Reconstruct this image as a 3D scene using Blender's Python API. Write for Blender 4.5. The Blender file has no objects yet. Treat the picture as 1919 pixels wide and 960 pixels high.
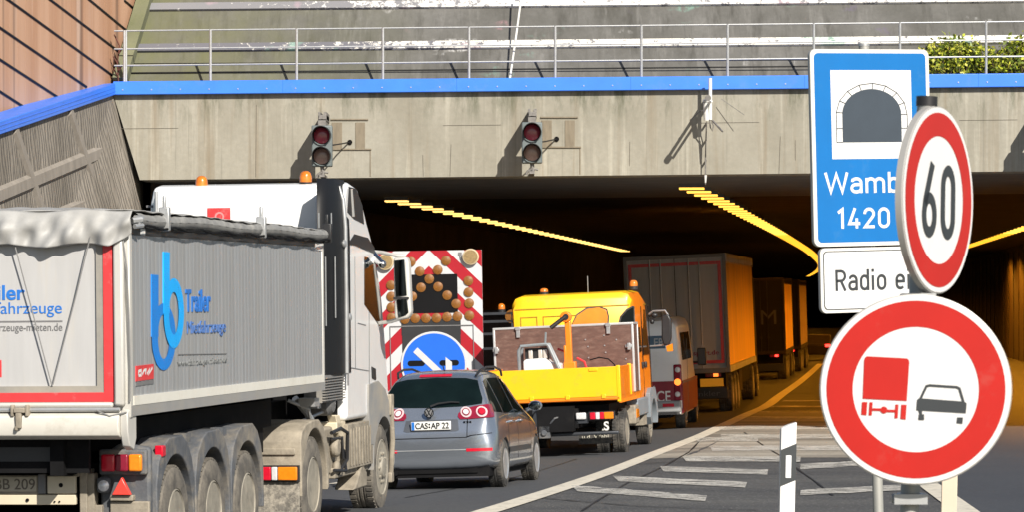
import bpy, bmesh, math, random
from mathutils import Vector, Matrix
from mathutils.bvhtree import BVHTree
R = math.radians
random.seed(7)
SC = bpy.context.scene
COL = SC.collection

# ------------------------------------------------------------------ camera, sky, sun, exposure
FPX, CX, HY, CAMZ = 6000.0, 959.5, 552.0, 2.5
cam_d = bpy.data.cameras.new('camera')
cam = bpy.data.objects.new('camera', cam_d); COL.objects.link(cam)
cam.location = (0, 0, CAMZ); cam.rotation_euler = (R(90), 0, 0)
cam_d.sensor_width = 36; cam_d.lens = 36*FPX/1919
cam_d.shift_y = (HY-480)/1919
cam_d.clip_start = .5; cam_d.clip_end = 2000
cam_d.dof.use_dof = True; cam_d.dof.focus_distance = 40; cam_d.dof.aperture_fstop = 13
SC.camera = cam
SUN_EL, SUN_AZ = 34.0, 25.0          # azimuth: to the right of straight behind the camera
world = bpy.data.worlds.new('World'); SC.world = world
world.use_nodes = True
wn = world.node_tree
sky = wn.nodes.new('ShaderNodeTexSky'); sky.sky_type = 'NISHITA'; sky.sun_disc = False
sky.sun_elevation = R(SUN_EL); sky.sun_rotation = R(180-SUN_AZ)
bg = wn.nodes['Background']; bg.inputs['Strength'].default_value = .06
wn.links.new(sky.outputs['Color'], bg.inputs['Color'])
sun_d = bpy.data.lights.new('sun', 'SUN'); sun_d.energy = 5.0; sun_d.angle = R(.5); sun_d.color = (1, .93, .82)
sun = bpy.data.objects.new('sun', sun_d); COL.objects.link(sun)
sv = Vector((math.sin(R(SUN_AZ))*math.cos(R(SUN_EL)), -math.cos(R(SUN_AZ))*math.cos(R(SUN_EL)), math.sin(R(SUN_EL))))
sun.rotation_euler = sv.to_track_quat('Z', 'Y').to_euler(); sun.location = sv*60
SC.view_settings.view_transform = 'Standard'; SC.view_settings.look = 'None'
SC.view_settings.exposure = .46; SC.view_settings.gamma = 1
SC.cycles.max_bounces = 6; SC.cycles.use_denoising = True

# ------------------------------------------------------------------ helpers
def W(px, py, d):                    # a point of the photo at a given depth
    return Vector(((px-CX)/FPX*d, d, CAMZ+(HY-py)/FPX*d))
def lerp_nodes(n, t):
    if t <= n[0][0]: return n[0][1]+(t-n[0][0])*(n[1][1]-n[0][1])/(n[1][0]-n[0][0])
    for (a, va), (b, vb) in zip(n, n[1:]):
        if t <= b: return va+(vb-va)*(t-a)/(b-a)
    return n[-1][1]
XRN = [(0,-7.6),(27.14,-3.2),(37.6,-1.48),(45,-.25),(50,.6),(57,1.75),(63,2.6),(69.5,3.4),(80,4.7),(87,5.52),(113,8.56),(136,11.2),(183,16.45),(280,26.4),(489,44.4),(560,50)]
GZN = [(-400,0),(36,0),(43.2,-.11),(50,-.27),(57,-.38),(63,-.43),(69.5,-.46),(80,-.5),(124,-.85),(200,-1.3),(560,-3)]
def smooth_nodes(n, t):              # the same, bent smoothly through the nodes
    if t <= n[0][0] or t >= n[-1][0]: return lerp_nodes(n, t)
    k = max(i for i in range(len(n)-1) if n[i][0] <= t)
    sl = [(n[i+1][1]-n[i][1])/(n[i+1][0]-n[i][0]) for i in range(len(n)-1)]
    ms = [sl[0]]+[(sl[i]+sl[i-1])/2 for i in range(1, len(sl))]+[sl[-1]]
    h = n[k+1][0]-n[k][0]; q = (t-n[k][0])/h
    return ((2*q**3-3*q*q+1)*n[k][1]+(q**3-2*q*q+q)*h*ms[k]+(3*q*q-2*q**3)*n[k+1][1]+(q**3-q*q)*h*ms[k+1])
_xc = {}
def XR(d):
    if d not in _xc: _xc[d] = smooth_nodes(XRN, d)
    return _xc[d]
def gz(x, d):                        # the banked road surface
    u = x-XR(d)
    return smooth_nodes(GZN, max(d, -400))+(.012+.028*max(0, min(1, (d-38)/17)))*max(-10, min(1.5, u))
def G(px, py):                       # where the photo's ray meets the road
    lo, hi = 8., 900.
    for _ in range(50):
        m = (lo+hi)/2; p = W(px, py, m)
        if p.z > gz(p.x, m): lo = m
        else: hi = m
    return W(px, py, lo)

def tag(o, label=None, cat=None, group=None, kind=None):
    if label: o['label'] = label
    if cat: o['category'] = cat
    if group: o['group'] = group
    if kind: o['kind'] = kind
    return o
def thing(name, label, cat, loc=(0,0,0), yaw=0, pitch=0, roll=0, group=None):
    o = bpy.data.objects.new(name, None); COL.objects.link(o)
    o.empty_display_size = .2
    o.rotation_mode = 'YXZ'; o.location = loc; o.rotation_euler = (pitch, -roll, -yaw)
    return tag(o, label, cat, group)
def copy_tree(o, parent=None):
    c = o.copy(); COL.objects.link(c)
    if parent: c.parent = parent; c.matrix_parent_inverse = o.matrix_parent_inverse
    for ch in list(o.children): copy_tree(ch, c)
    return c

# ---- materials
MC = {}
def mat(name, col, rough=.6, metal=0., var=.12, scale=3., dirt=None, dirtamt=.5, dscale=1.5, stretch=(1,1,1), bump=0., bscale=40., emit=0., ecol=None, spec=.5, coat=0.):
    if name in MC: return MC[name]
    m = bpy.data.materials.new(name); m.use_nodes = True
    t = m.node_tree; N = t.nodes; Lk = t.links
    b = N['Principled BSDF']
    b.inputs['Roughness'].default_value = rough; b.inputs['Metallic'].default_value = metal
    b.inputs['Specular IOR Level'].default_value = spec
    if coat: b.inputs['Coat Weight'].default_value = coat; b.inputs['Coat Roughness'].default_value = .06
    tc = N.new('ShaderNodeTexCoord'); mp = N.new('ShaderNodeMapping'); mp.inputs['Scale'].default_value = stretch
    Lk.new(tc.outputs['Object'], mp.inputs['Vector'])
    nz = N.new('ShaderNodeTexNoise'); nz.inputs['Scale'].default_value = scale; nz.inputs['Detail'].default_value = 6; nz.inputs['Roughness'].default_value = .62
    Lk.new(mp.outputs['Vector'], nz.inputs['Vector'])
    rp = N.new('ShaderNodeValToRGB'); rp.color_ramp.elements[0].position = .28; rp.color_ramp.elements[1].position = .72
    rp.color_ramp.elements[0].color = [max(0, c*(1-var)) for c in col]+[1]
    rp.color_ramp.elements[1].color = [min(1, c*(1+var)) for c in col]+[1]
    Lk.new(nz.outputs['Fac'], rp.inputs['Fac']); out = rp.outputs['Color']
    if dirt:
        n2 = N.new('ShaderNodeTexNoise'); n2.inputs['Scale'].default_value = dscale; n2.inputs['Detail'].default_value = 8; n2.inputs['Roughness'].default_value = .7
        Lk.new(mp.outputs['Vector'], n2.inputs['Vector'])
        r2 = N.new('ShaderNodeMapRange'); r2.inputs['From Min'].default_value = .62-.34*dirtamt; r2.inputs['From Max'].default_value = .82-.3*dirtamt
        r2.inputs['To Max'].default_value = min(1, .45+.5*dirtamt)
        Lk.new(n2.outputs['Fac'], r2.inputs['Value'])
        mx = N.new('ShaderNodeMix'); mx.data_type = 'RGBA'
        Lk.new(r2.outputs['Result'], mx.inputs[0]); Lk.new(out, mx.inputs[6]); mx.inputs[7].default_value = (*dirt, 1)
        out = mx.outputs[2]
        ra = N.new('ShaderNodeMapRange'); ra.inputs['To Min'].default_value = rough; ra.inputs['To Max'].default_value = max(rough, .8)
        Lk.new(r2.outputs['Result'], ra.inputs['Value']); Lk.new(ra.outputs['Result'], b.inputs['Roughness'])
    Lk.new(out, b.inputs['Base Color'])
    if bump:
        n3 = N.new('ShaderNodeTexNoise'); n3.inputs['Scale'].default_value = bscale; n3.inputs['Detail'].default_value = 4
        Lk.new(mp.outputs['Vector'], n3.inputs['Vector'])
        bp = N.new('ShaderNodeBump'); bp.inputs['Strength'].default_value = bump; bp.inputs['Distance'].default_value = .02
        Lk.new(n3.outputs['Fac'], bp.inputs['Height']); Lk.new(bp.outputs['Normal'], b.inputs['Normal'])
    if emit:
        b.inputs['Emission Color'].default_value = (*(ecol or col), 1); b.inputs['Emission Strength'].default_value = emit
    MC[name] = m
    return m
DUST = (.36, .31, .235)
M_white = mat('white_paint', (.78,.79,.8), .3, var=.04, dirt=(.5,.47,.4), dirtamt=.15, coat=.4)
M_alu = mat('aluminium_sheet', (.45,.465,.485), .42, .5, var=.12, scale=2.5, stretch=(1,3,.25), dirt=(.33,.32,.3), dirtamt=.5)
M_alulight = mat('bare_aluminium', (.62,.61,.58), .45, .3, var=.1, dirt=(.42,.39,.33), dirtamt=.45)
M_reardoor = mat('grey_door_sheet', (.46,.46,.465), .5, .1, var=.07, scale=2, stretch=(4,1,.4), dirt=(.5,.47,.42), dirtamt=.35)
M_dusty = mat('dusty_plastic', (.085,.092,.105), .7, var=.3, scale=5, dirt=(.3,.26,.2), dirtamt=.5, dscale=2.2, bump=.15)
M_dust2 = mat('dust_coated_metal', (.25,.22,.175), .8, var=.25, scale=6, dirt=(.42,.37,.29), dirtamt=.4, bump=.2)
M_black = mat('black_chassis', (.008,.008,.009), .8, var=.3, dirt=(.03,.027,.024), dirtamt=.25, spec=.12)
M_blackp = mat('black_plastic', (.02,.02,.022), .42, var=.2, dirt=(.08,.075,.07), dirtamt=.2)
M_rubber = mat('tyre_rubber', (.03,.03,.03), .85, var=.3, scale=9, dirt=(.16,.145,.125), dirtamt=.55, dscale=4)
M_rubberd = mat('dusty_tyre_rubber', (.075,.07,.064), .9, var=.3, scale=9, dirt=(.2,.18,.15), dirtamt=.7, dscale=4, bump=.15)
M_rim = mat('dusty_steel_rim', (.27,.25,.21), .65, .1, var=.25, scale=6, dirt=(.38,.34,.27), dirtamt=.5)
M_alloy = mat('silver_alloy', (.6,.61,.63), .3, .7, var=.08)
M_tarp = mat('grey_tarpaulin', (.33,.33,.325), .55, var=.2, scale=5, dirt=(.3,.29,.27), dirtamt=.45, dscale=3)
M_red = mat('red_tape', (.62,.045,.05), .4, var=.1, scale=8, dirt=(.55,.35,.33), dirtamt=.15, dscale=7)
M_blue = mat('lettering_blue', (.02,.16,.55), .45, var=.08)
M_blue2 = mat('logo_cyan_blue', (.004,.38,.92), .45, var=.06)
M_blue3 = mat('logo_deep_blue', (.006,.2,.66), .45, var=.06)
M_greytxt = mat('grey_lettering', (.16,.16,.165), .6, var=.1)
M_glass = mat('dark_glass', (.006,.01,.01), .06, var=.2, spec=.35)
M_chrome = mat('polished_metal', (.7,.71,.72), .12, 1., var=.05)
M_steel = mat('galvanised_steel', (.46,.47,.48), .42, .6, var=.12, scale=8)
M_lampred = mat('red_lens', (.55,.01,.03), .18, var=.12, scale=25, coat=.5)
M_lampdark = mat('dark_red_lens', (.22,.01,.03), .2, var=.15, scale=25, coat=.5)
M_lampor = mat('orange_lens', (.75,.22,.01), .2, var=.12, scale=25, coat=.5)
M_lampwh = mat('clear_lens', (.72,.72,.74), .15, .2, var=.2, scale=30, coat=.5)
M_amber = mat('amber_dome', (.62,.17,.015), .25, var=.35, scale=14, coat=.6)
M_cord = mat('grey_cord', (.2,.2,.2), .8)
M_platew = mat('number_plate_white', (.72,.72,.7), .45, var=.05)
M_plated = mat('dirty_number_plate', (.42,.38,.3), .6, var=.14, scale=8)
M_txtblack = mat('black_lettering', (.012,.012,.014), .5, var=.1)
M_carp = mat('grey_car_paint', (.4,.44,.5), .25, .8, var=.04, coat=1.)
M_yel = mat('yellow_paint', (.87,.49,.006), .38, var=.05, scale=2, dirt=(.45,.29,.05), dirtamt=.22, dscale=2.5, coat=.25)
M_ora = mat('orange_paint', (.85,.22,.008), .4, var=.06, scale=3, dirt=(.42,.17,.04), dirtamt=.3, dscale=3, coat=.25)
M_ply = mat('brown_plywood', (.13,.07,.055), .55, var=.25, scale=5, stretch=(1,1,3), dirt=(.22,.15,.12), dirtamt=.35, dscale=5)

# ---- mesh builder
class MB:
    def __init__(s): s.v = []; s.f = []; s.mi = []; s.m = 0
    def add(s, vs, fs):
        o = len(s.v); s.v += [tuple(v) for v in vs]
        for f in fs: s.f.append([i+o for i in f]); s.mi.append(s.m)
        return s
    def box(s, x0, x1, y0, y1, z0, z1):
        vs = [(x,y,z) for z in (z0,z1) for y in (y0,y1) for x in (x0,x1)]
        return s.add(vs, [(0,2,3,1),(4,5,7,6),(0,1,5,4),(2,6,7,3),(0,4,6,2),(1,3,7,5)])
    def hexa(s, b, t):               # bottom and top quads
        return s.add(list(b)+list(t), [(3,2,1,0),(4,5,6,7),(0,1,5,4),(1,2,6,5),(2,3,7,6),(3,0,4,7)])
    def quad(s, *p): return s.add(p, [tuple(range(len(p)))])
    def prism(s, pts, ax, a, b):     # 2-D outline pushed along an axis; x: (y,z)  y: (x,z)  z: (x,y)
        mk = {'x': lambda p, q: (q,p[0],p[1]), 'y': lambda p, q: (p[0],q,p[1]), 'z': lambda p, q: (p[0],p[1],q)}[ax]
        n = len(pts); vs = [mk(p,a) for p in pts]+[mk(p,b) for p in pts]
        fs = [tuple(range(n))[::-1], tuple(range(n,2*n))]+[(i,(i+1)%n,(i+1)%n+n,i+n) for i in range(n)]
        return s.add(vs, fs)
    def cyl(s, p0, p1, r0, r1=None, n=14, caps=True):
        p0, p1 = Vector(p0), Vector(p1); r1 = r0 if r1 is None else r1
        d = (p1-p0).normalized(); a = d.orthogonal().normalized(); b = d.cross(a)
        vs = []
        for p, r in ((p0,r0),(p1,r1)):
            vs += [p+(a*math.cos(2*math.pi*i/n)+b*math.sin(2*math.pi*i/n))*r for i in range(n)]
        fs = [(i,(i+1)%n,(i+1)%n+n,i+n) for i in range(n)]
        if caps: fs += [tuple(range(n))[::-1], tuple(range(n,2*n))]
        return s.add(vs, fs)
    def tube(s, pts, r, n=8):
        pts = [Vector(p) for p in pts]; k = len(pts); vs = []; a = None
        for i, p in enumerate(pts):
            d = (pts[min(i+1,k-1)]-pts[max(i-1,0)]).normalized()
            if a is None: a = d.orthogonal().normalized()
            a = (a-d*a.dot(d)).normalized(); b = d.cross(a)
            rr = r[i] if isinstance(r, (list,tuple)) else r
            vs += [p+(a*math.cos(2*math.pi*j/n)+b*math.sin(2*math.pi*j/n))*rr for j in range(n)]
        fs = [(i*n+j, i*n+(j+1)%n, (i+1)*n+(j+1)%n, (i+1)*n+j) for i in range(k-1) for j in range(n)]
        fs += [tuple(range(n))[::-1], tuple(range((k-1)*n,k*n))]
        return s.add(vs, fs)
    def lathe(s, prof, c, ax='x', n=28):   # prof: (along axis, radius)
        c = Vector(c); vs = []; k = len(prof)
        for (t, r) in prof:
            for i in range(n):
                q = 2*math.pi*i/n; u, w = r*math.cos(q), r*math.sin(q)
                vs.append(c+Vector({'x': (t,u,w), 'y': (u,t,w), 'z': (u,w,t)}[ax]))
        fs = [(i*n+j, i*n+(j+1)%n, (i+1)*n+(j+1)%n, (i+1)*n+j) for i in range(k-1) for j in range(n)]
        fs += [tuple(range(n))[::-1], tuple(range((k-1)*n,k*n))]
        return s.add(vs, fs)
    def ball(s, c, rx, ry, rz, n=14, m=9):
        prof = [(-math.cos(math.pi*i/m), max(1e-3, math.sin(math.pi*i/m))) for i in range(m+1)]
        t = MB().lathe(prof, (0,0,0), 'z', n)
        return s.add([(c[0]+x*rx, c[1]+y*ry, c[2]+z*rz) for x,y,z in t.v], t.f)
    def grid(s, f, nu, nv, flip=False):
        vs = [f(i/nu, j/nv) for j in range(nv+1) for i in range(nu+1)]
        fs = []
        for j in range(nv):
            for i in range(nu):
                q = (j*(nu+1)+i, j*(nu+1)+i+1, (j+1)*(nu+1)+i+1, (j+1)*(nu+1)+i)
                fs.append(q[::-1] if flip else q)
        return s.add(vs, fs)
    def xf(s, M): s.v = [tuple(M @ Vector(v)) for v in s.v]; return s
    def build(s, name, mats, parent=None, bevel=0, seg=2, smooth=38, fix=True):
        me = bpy.data.meshes.new(name); me.from_pydata(s.v, [], s.f)
        if not isinstance(mats, (list,tuple)): mats = [mats]
        for m in mats: me.materials.append(m)
        for p, i in zip(me.polygons, s.mi): p.material_index = i
        if fix:
            bm = bmesh.new(); bm.from_mesh(me); bmesh.ops.recalc_face_normals(bm, faces=bm.faces); bm.to_mesh(me); bm.free()
        if smooth:
            for p in me.polygons: p.use_smooth = True
            me.set_sharp_from_angle(angle=R(smooth))
        o = bpy.data.objects.new(name, me); COL.objects.link(o)
        if parent: o.parent = parent
        if bevel:
            bv = o.modifiers.new('bevel', 'BEVEL'); bv.width = bevel; bv.segments = seg; bv.limit_method = 'ANGLE'; bv.angle_limit = R(30)
        return o

# ---- lettering
def text_mesh(s, bold=0., extr=.004):
    cu = bpy.data.curves.new('lettering', 'FONT'); cu.body = s; cu.size = 1; cu.extrude = extr; cu.offset = bold
    o = bpy.data.objects.new('lettering', cu); COL.objects.link(o)
    dg = bpy.context.evaluated_depsgraph_get(); dg.update()
    me = bpy.data.meshes.new_from_object(o.evaluated_get(dg))
    vs = [tuple(v.co) for v in me.vertices]; fs = [tuple(p.vertices) for p in me.polygons]
    bpy.data.objects.remove(o); bpy.data.curves.remove(cu); bpy.data.meshes.remove(me)
    return vs, fs
def text(mb, s, O, U, V, w, h, bold=0.):   # fill the box O..O+wU+hV with the words
    vs, fs = text_mesh(s, bold)
    x0, x1 = min(v[0] for v in vs), max(v[0] for v in vs); y0, y1 = min(v[1] for v in vs), max(v[1] for v in vs)
    O, U, V = Vector(O), Vector(U).normalized(), Vector(V).normalized(); Nn = U.cross(V)
    mb.add([O+U*((v[0]-x0)/(x1-x0)*w)+V*((v[1]-y0)/(y1-y0)*h)+Nn*(v[2]) for v in vs], fs)
def arc(cx, cy, rx, ry, a0, a1, n=14):
    return [(cx+rx*math.cos(R(a0+(a1-a0)*i/n)), cy+ry*math.sin(R(a0+(a1-a0)*i/n))) for i in range(n+1)]
def stroke(mb, pts, t, z=0., closed=False, P=None):
    P = P or (lambda x, y, z: (x, z, y))
    n = len(pts); L = []; Rr = []
    for i in range(n):
        a = Vector(pts[(i-1) % n] if (closed or i > 0) else pts[i]); b = Vector(pts[i]); c = Vector(pts[(i+1) % n] if (closed or i < n-1) else pts[i])
        d0 = (b-a) if (b-a).length > 1e-9 else (c-b); d1 = (c-b) if (c-b).length > 1e-9 else (b-a)
        d0.normalize(); d1.normalize()
        n0 = Vector((-d0.y, d0.x)); n1 = Vector((-d1.y, d1.x)); m = (n0+n1)
        m = m.normalized() if m.length > 1e-6 else n0
        k = min(1/max(m.dot(n0), .35), 2.2)
        L.append(b+m*t/2*k); Rr.append(b-m*t/2*k)
    vs = [P(p.x, p.y, z) for p in L]+[P(p.x, p.y, z) for p in Rr]
    m = n if closed else n-1
    mb.add(vs, [(i, (i+1) % n, (i+1) % n+n, i+n) for i in range(m)])
# road-sign alphabet: centre lines in a box one capital high
GL = {
 'W': (.86, [[(.03,1),(.22,.06),(.43,.92),(.64,.06),(.83,1)]]),
 'R': (.56, [[(.07,0),(.07,.93),(.28,.93)]+arc(.28,.7,.2,.23,90,-90)+[(.07,.47)], [(.28,.47),(.49,0)]]),
 'a': (.5, [[(.06,.63)]+arc(.25,.5,.17,.19,145,0)+[(.42,0)], [(.42,.41),(.22,.41)]+arc(.22,.235,.15,.175,90,270)+arc(.25,.235,.17,.175,270,360)]),
 'm': (.78, [[(.07,0),(.07,.72)], [(.07,.45)]+arc(.225,.49,.155,.19,165,0)+[(.38,0)], [(.38,.45)]+arc(.54,.49,.16,.19,165,0)+[(.70,0)]]),
 'n': (.5, [[(.07,0),(.07,.72)], [(.07,.45)]+arc(.235,.49,.17,.19,165,0)+[(.405,0)]]),
 'b': (.5, [[(.07,0),(.07,1)], [(.07,.48)]+arc(.24,.47,.17,.21,160,0)+arc(.24,.26,.17,.2,0,-160)]),
 'd': (.5, [[(.42,0),(.42,1)], [(.42,.48)]+arc(.25,.47,.17,.21,20,180)+arc(.25,.26,.17,.2,180,340)]),
 'e': (.5, [[(.07,.38),(.42,.38)]+arc(.245,.47,.175,.2,0,180)+arc(.245,.26,.175,.2,180,320)]),
 'o': (.5, [arc(.245,.47,.175,.2,0,180)+arc(.245,.26,.175,.2,180,360)+[(.42,.47)]]),
 'i': (.22, [[(.1,0),(.1,.7)], [(.1,.86),(.1,1)]]),
 'l': (.22, [[(.1,1),(.1,0)]]),
 '0': (.54, [arc(.26,.7,.19,.24,0,180)+arc(.26,.3,.19,.24,180,360)+[(.45,.7)]]),
 '1': (.4, [[(.06,.78),(.24,.94),(.24,0)]]),
 '2': (.54, [[(.07,.7)]+arc(.255,.71,.185,.23,165,-35)+[(.08,.07),(.47,.07)]]),
 '4': (.56, [[(.3,1),(.06,.24),(.5,.24)], [(.36,.5),(.36,0)]]),
 '6': (.54, [[(.36,1),(.11,.48)]+arc(.26,.29,.19,.235,155,505,22)]),
 ' ': (.3, []),
}
def din(mb, s, x0, z0, h, t=.135, sx=1., y=0.):
    x = x0; k = 0
    for ch in s:
        w, st = GL[ch]
        for p in st:
            cl = (Vector(p[0])-Vector(p[-1])).length < .02
            pp = [(x+a*h*sx, z0+b*h) for a, b in p]
            if cl: pp = pp[:-1]
            stroke(mb, pp, t*h, y-.0002*k, cl); k += 1
        x += (w+.06)*h*sx
    return x
def clip_half(poly, f):              # keep f(p) >= 0
    out = []
    for i in range(len(poly)):
        a, b = poly[i], poly[(i+1) % len(poly)]; fa, fb = f(a), f(b)
        if fa >= 0: out.append(a)
        if (fa >= 0) != (fb >= 0):
            t = fa/(fa-fb); out.append((a[0]+(b[0]-a[0])*t, a[1]+(b[1]-a[1])*t))
    return out
def disc(mb, cx, cz, r, y, n=48, r0=0., rz=None):
    vs = []
    for i in range(n):
        q = 2*math.pi*i/n; vs.append((cx+r*math.cos(q), y, cz+r*math.sin(q)))
    if r0:
        vs += [(cx+r0*math.cos(2*math.pi*i/n), y, cz+r0*math.sin(2*math.pi*i/n)) for i in range(n)]
        mb.add(vs, [(i,(i+1)%n,(i+1)%n+n,i+n) for i in range(n)])
    else: mb.add(vs, [tuple(range(n))])

def wheel(parent, x, y, z, r, w, side, style='truck', tyre=None, rim=None):
    """one wheel; side +1: its face looks to +x"""
    s = side; tyre = tyre or M_rubber; rim = rim or M_rim; rr = r*(.58 if style == 'truck' else .66)
    a = MB(); prof = [(-w/2,rr),(-w/2,r*.8),(-w/2*.92,r*.95),(-w*.36,r*.995),(-w*.12,r),(-w*.1,r*.975),(-w*.06,r*.975),(-w*.04,r),(w*.04,r),(w*.06,r*.975),(w*.1,r*.975),(w*.12,r),(w*.36,r*.995),(w/2*.92,r*.95),(w/2,r*.84),(w/2*1.03,r*.76),(w/2,rr*1.03),(w*.42,rr)]
    a.lathe([(t*s, q) for t, q in prof], (x,y,z), 'x', 40)
    for i in range(44):              # tread blocks
        q = 2*math.pi*i/44
        for t0, t1 in ((-.42,-.2),(.2,.42)):
            b = MB().box(t0*w, t1*w, -r*.045, r*.045, r*.975, r*1.012); b.xf(Matrix.Translation((x,y,z)) @ Matrix.Rotation(q+(.05 if t0 > 0 else 0), 4, 'X')); a.add(b.v, b.f)
    t = a.build('wheel', tyre, parent)
    b = MB(); f = w/2
    if style == 'truck':
        b.lathe([(s*f*.96,rr*1.02),(s*f*1.02,rr*.97),(s*f*.9,rr*.92),(s*f*.25,rr*.84),(s*f*.1,rr*.6),(s*f*.12,rr*.42),(s*f*.75,rr*.36),(s*f*.85,rr*.26),(s*f*.88,.001)], (x,y,z), 'x', 36)
        for i in range(10):
            q = 2*math.pi*i/10; b.cyl((x+s*f*.1,y+rr*.52*math.cos(q),z+rr*.52*math.sin(q)), (x+s*f*.3,y+rr*.52*math.cos(q),z+rr*.52*math.sin(q)), rr*.05, n=6)
        b.m = 1
        for i in range(10):
            q = 2*math.pi*(i+.5)/10; b.cyl((x+s*f*.1,y+rr*.73*math.cos(q),z+rr*.73*math.sin(q)), (x+s*f*.235,y+rr*.73*math.cos(q),z+rr*.73*math.sin(q)), rr*.085, n=10)
    elif style == 'front':
        b.lathe([(s*f*.96,rr*1.02),(s*f*1.02,rr*.97),(s*f*.9,rr*.9),(s*f*.7,rr*.8),(s*f*.95,rr*.62),(s*f*1.0,rr*.5),(s*f*.98,rr*.4),(s*f*1.15,rr*.34),(s*f*1.2,rr*.2),(s*f*1.2,.001)], (x,y,z), 'x', 36)
        for i in range(10):
            q = 2*math.pi*i/10; b.cyl((x+s*f*.9,y+rr*.52*math.cos(q),z+rr*.52*math.sin(q)), (x+s*f*1.12,y+rr*.52*math.cos(q),z+rr*.52*math.sin(q)), rr*.05, n=6)
    else:
        b.lathe([(s*f*.9,rr*1.02),(s*f*1.0,rr*.99),(s*f*.9,rr*.9),(s*f*.3,rr*.86),(s*f*.2,.001)], (x,y,z), 'x', 36)
        b.lathe([(s*f*.3,rr*.2),(s*f*.85,rr*.2),(s*f*.88,rr*.12),(s*f*.88,.001)], (x,y,z), 'x', 18)
        for i in range(10):
            q = 2*math.pi*i/10
            c = MB().hexa([(s*f*.55,-rr*.07,rr*.15),(s*f*.85,-rr*.07,rr*.15),(s*f*.85,rr*.07,rr*.15),(s*f*.55,rr*.07,rr*.15)], [(s*f*.6,-rr*.055,rr*.93),(s*f*.92,-rr*.055,rr*.93),(s*f*.92,rr*.055,rr*.93),(s*f*.6,rr*.055,rr*.93)])
            c.xf(Matrix.Translation((x,y,z)) @ Matrix.Rotation(q, 4, 'X')); b.add(c.v, c.f)
    b.build('rim', [rim, M_black], t)
    return t
def fender(mb, cy, cz, rin, prof_out, x0, x1, z_low):
    """wheel cover seen from the side: outline with a round cut-out, pushed across"""
    n = 18; inner = []
    for i in range(n+1):
        q = math.pi*i/n; inner.append((cy+rin*math.cos(q), cz+rin*math.sin(q)))
    inner = [(inner[0][0], z_low)]+inner+[(inner[-1][0], z_low)]      # front to rear, over the top
    pts = [(cy+a, b) for a, b in prof_out]                               # rear to front, over the top
    ring = pts+inner
    mb.prism(ring, 'x', x0, x1)
def beacon(parent, x, y, z, r=.075, h=.17):
    b = MB(); b.cyl((x,y,z-.03),(x,y,z+.03), r*1.05, n=16); base = b.build('beacon_base', M_blackp, parent)
    b = MB(); b.lathe([(.03,r),(h*.6,r*.98),(h*.85,r*.8),(h*.97,r*.45),(h,.001)], (x,y,z), 'z', 18); b.build('beacon_dome', M_amber, base)

# ---- pasting outlines on curved bodywork
def bvh_of(o):
    dg = bpy.context.evaluated_depsgraph_get(); dg.update()
    return BVHTree.FromObject(o, dg)
def paste(mb, bvh, poly, mk, direction, off=.004, cuts=5):
    bm = bmesh.new(); vs = [bm.verts.new((p[0],p[1],0)) for p in poly]; bm.faces.new(vs)
    bmesh.ops.triangulate(bm, faces=bm.faces)
    for _ in range(2): bmesh.ops.subdivide_edges(bm, edges=bm.edges, cuts=max(1,cuts//2), use_grid_fill=True)
    bmesh.ops.triangulate(bm, faces=bm.faces); bm.verts.index_update()
    d = Vector(direction).normalized(); out = []; last = None
    for v in bm.verts:
        o = mk(v.co.x, v.co.y); hit = bvh.ray_cast(Vector(o), d)
        if hit[0] is None:
            nr = bvh.find_nearest(last or Vector(o)+d*.5); hit = nr
        p, nm = hit[0], hit[1]
        if nm.dot(d) > 0: nm = -nm
        last = p; out.append(p+nm*off)
    mb.add(out, [[v.index for v in f.verts] for f in bm.faces]); bm.free()
def bake(o):                         # apply an object's modifiers
    dg = bpy.context.evaluated_depsgraph_get(); dg.update()
    me = bpy.data.meshes.new_from_object(o.evaluated_get(dg)); old = o.data
    o.modifiers.clear(); o.data = me; bpy.data.meshes.remove(old)
# ================================================================== GROUND, ROADS, MARKINGS
def nodes_of(name):
    m = bpy.data.materials.new(name); m.use_nodes = True; MC[name] = m
    t = m.node_tree; return m, t, t.nodes, t.links, t.nodes['Principled BSDF']
def nnoise(N, L, vec, scale, detail=6, rough=.6):
    n = N.new('ShaderNodeTexNoise'); n.inputs['Scale'].default_value = scale; n.inputs['Detail'].default_value = detail; n.inputs['Roughness'].default_value = rough
    L.new(vec, n.inputs['Vector']); return n.outputs['Fac']
def nrange(N, L, v, a, b, c=0., d=1.):
    n = N.new('ShaderNodeMapRange'); n.inputs['From Min'].default_value = a; n.inputs['From Max'].default_value = b
    n.inputs['To Min'].default_value = c; n.inputs['To Max'].default_value = d; L.new(v, n.inputs['Value']); return n.outputs['Result']
def nmix(N, L, f, a, b):
    n = N.new('ShaderNodeMix'); n.data_type = 'RGBA'
    for s, v in ((0,f),(6,a),(7,b)):
        if isinstance(v, (tuple,list)): n.inputs[s].default_value = (*v,1) if len(v) == 3 else v
        elif isinstance(v, (int,float)): n.inputs[s].default_value = v
        else: L.new(v, n.inputs[s])
    return n.outputs[2]
def nmul(N, L, a, b):
    n = N.new('ShaderNodeMath'); n.operation = 'MULTIPLY'
    for i, v in enumerate((a,b)):
        if isinstance(v, (int,float)): n.inputs[i].default_value = v
        else: L.new(v, n.inputs[i])
    return n.outputs[0]
def nmap(N, L, vec, scale=(1,1,1), rot=(0,0,0), loc=(0,0,0)):
    n = N.new('ShaderNodeMapping'); n.inputs['Scale'].default_value = scale; n.inputs['Rotation'].default_value = rot; n.inputs['Location'].default_value = loc
    L.new(vec, n.inputs['Vector']); return n.outputs['Vector']
def nbump(N, L, b, h, strength=.3, dist=.02):
    n = N.new('ShaderNodeBump'); n.inputs['Strength'].default_value = strength; n.inputs['Distance'].default_value = dist
    L.new(h, n.inputs['Height']); L.new(n.outputs['Normal'], b.inputs['Normal'])
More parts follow.
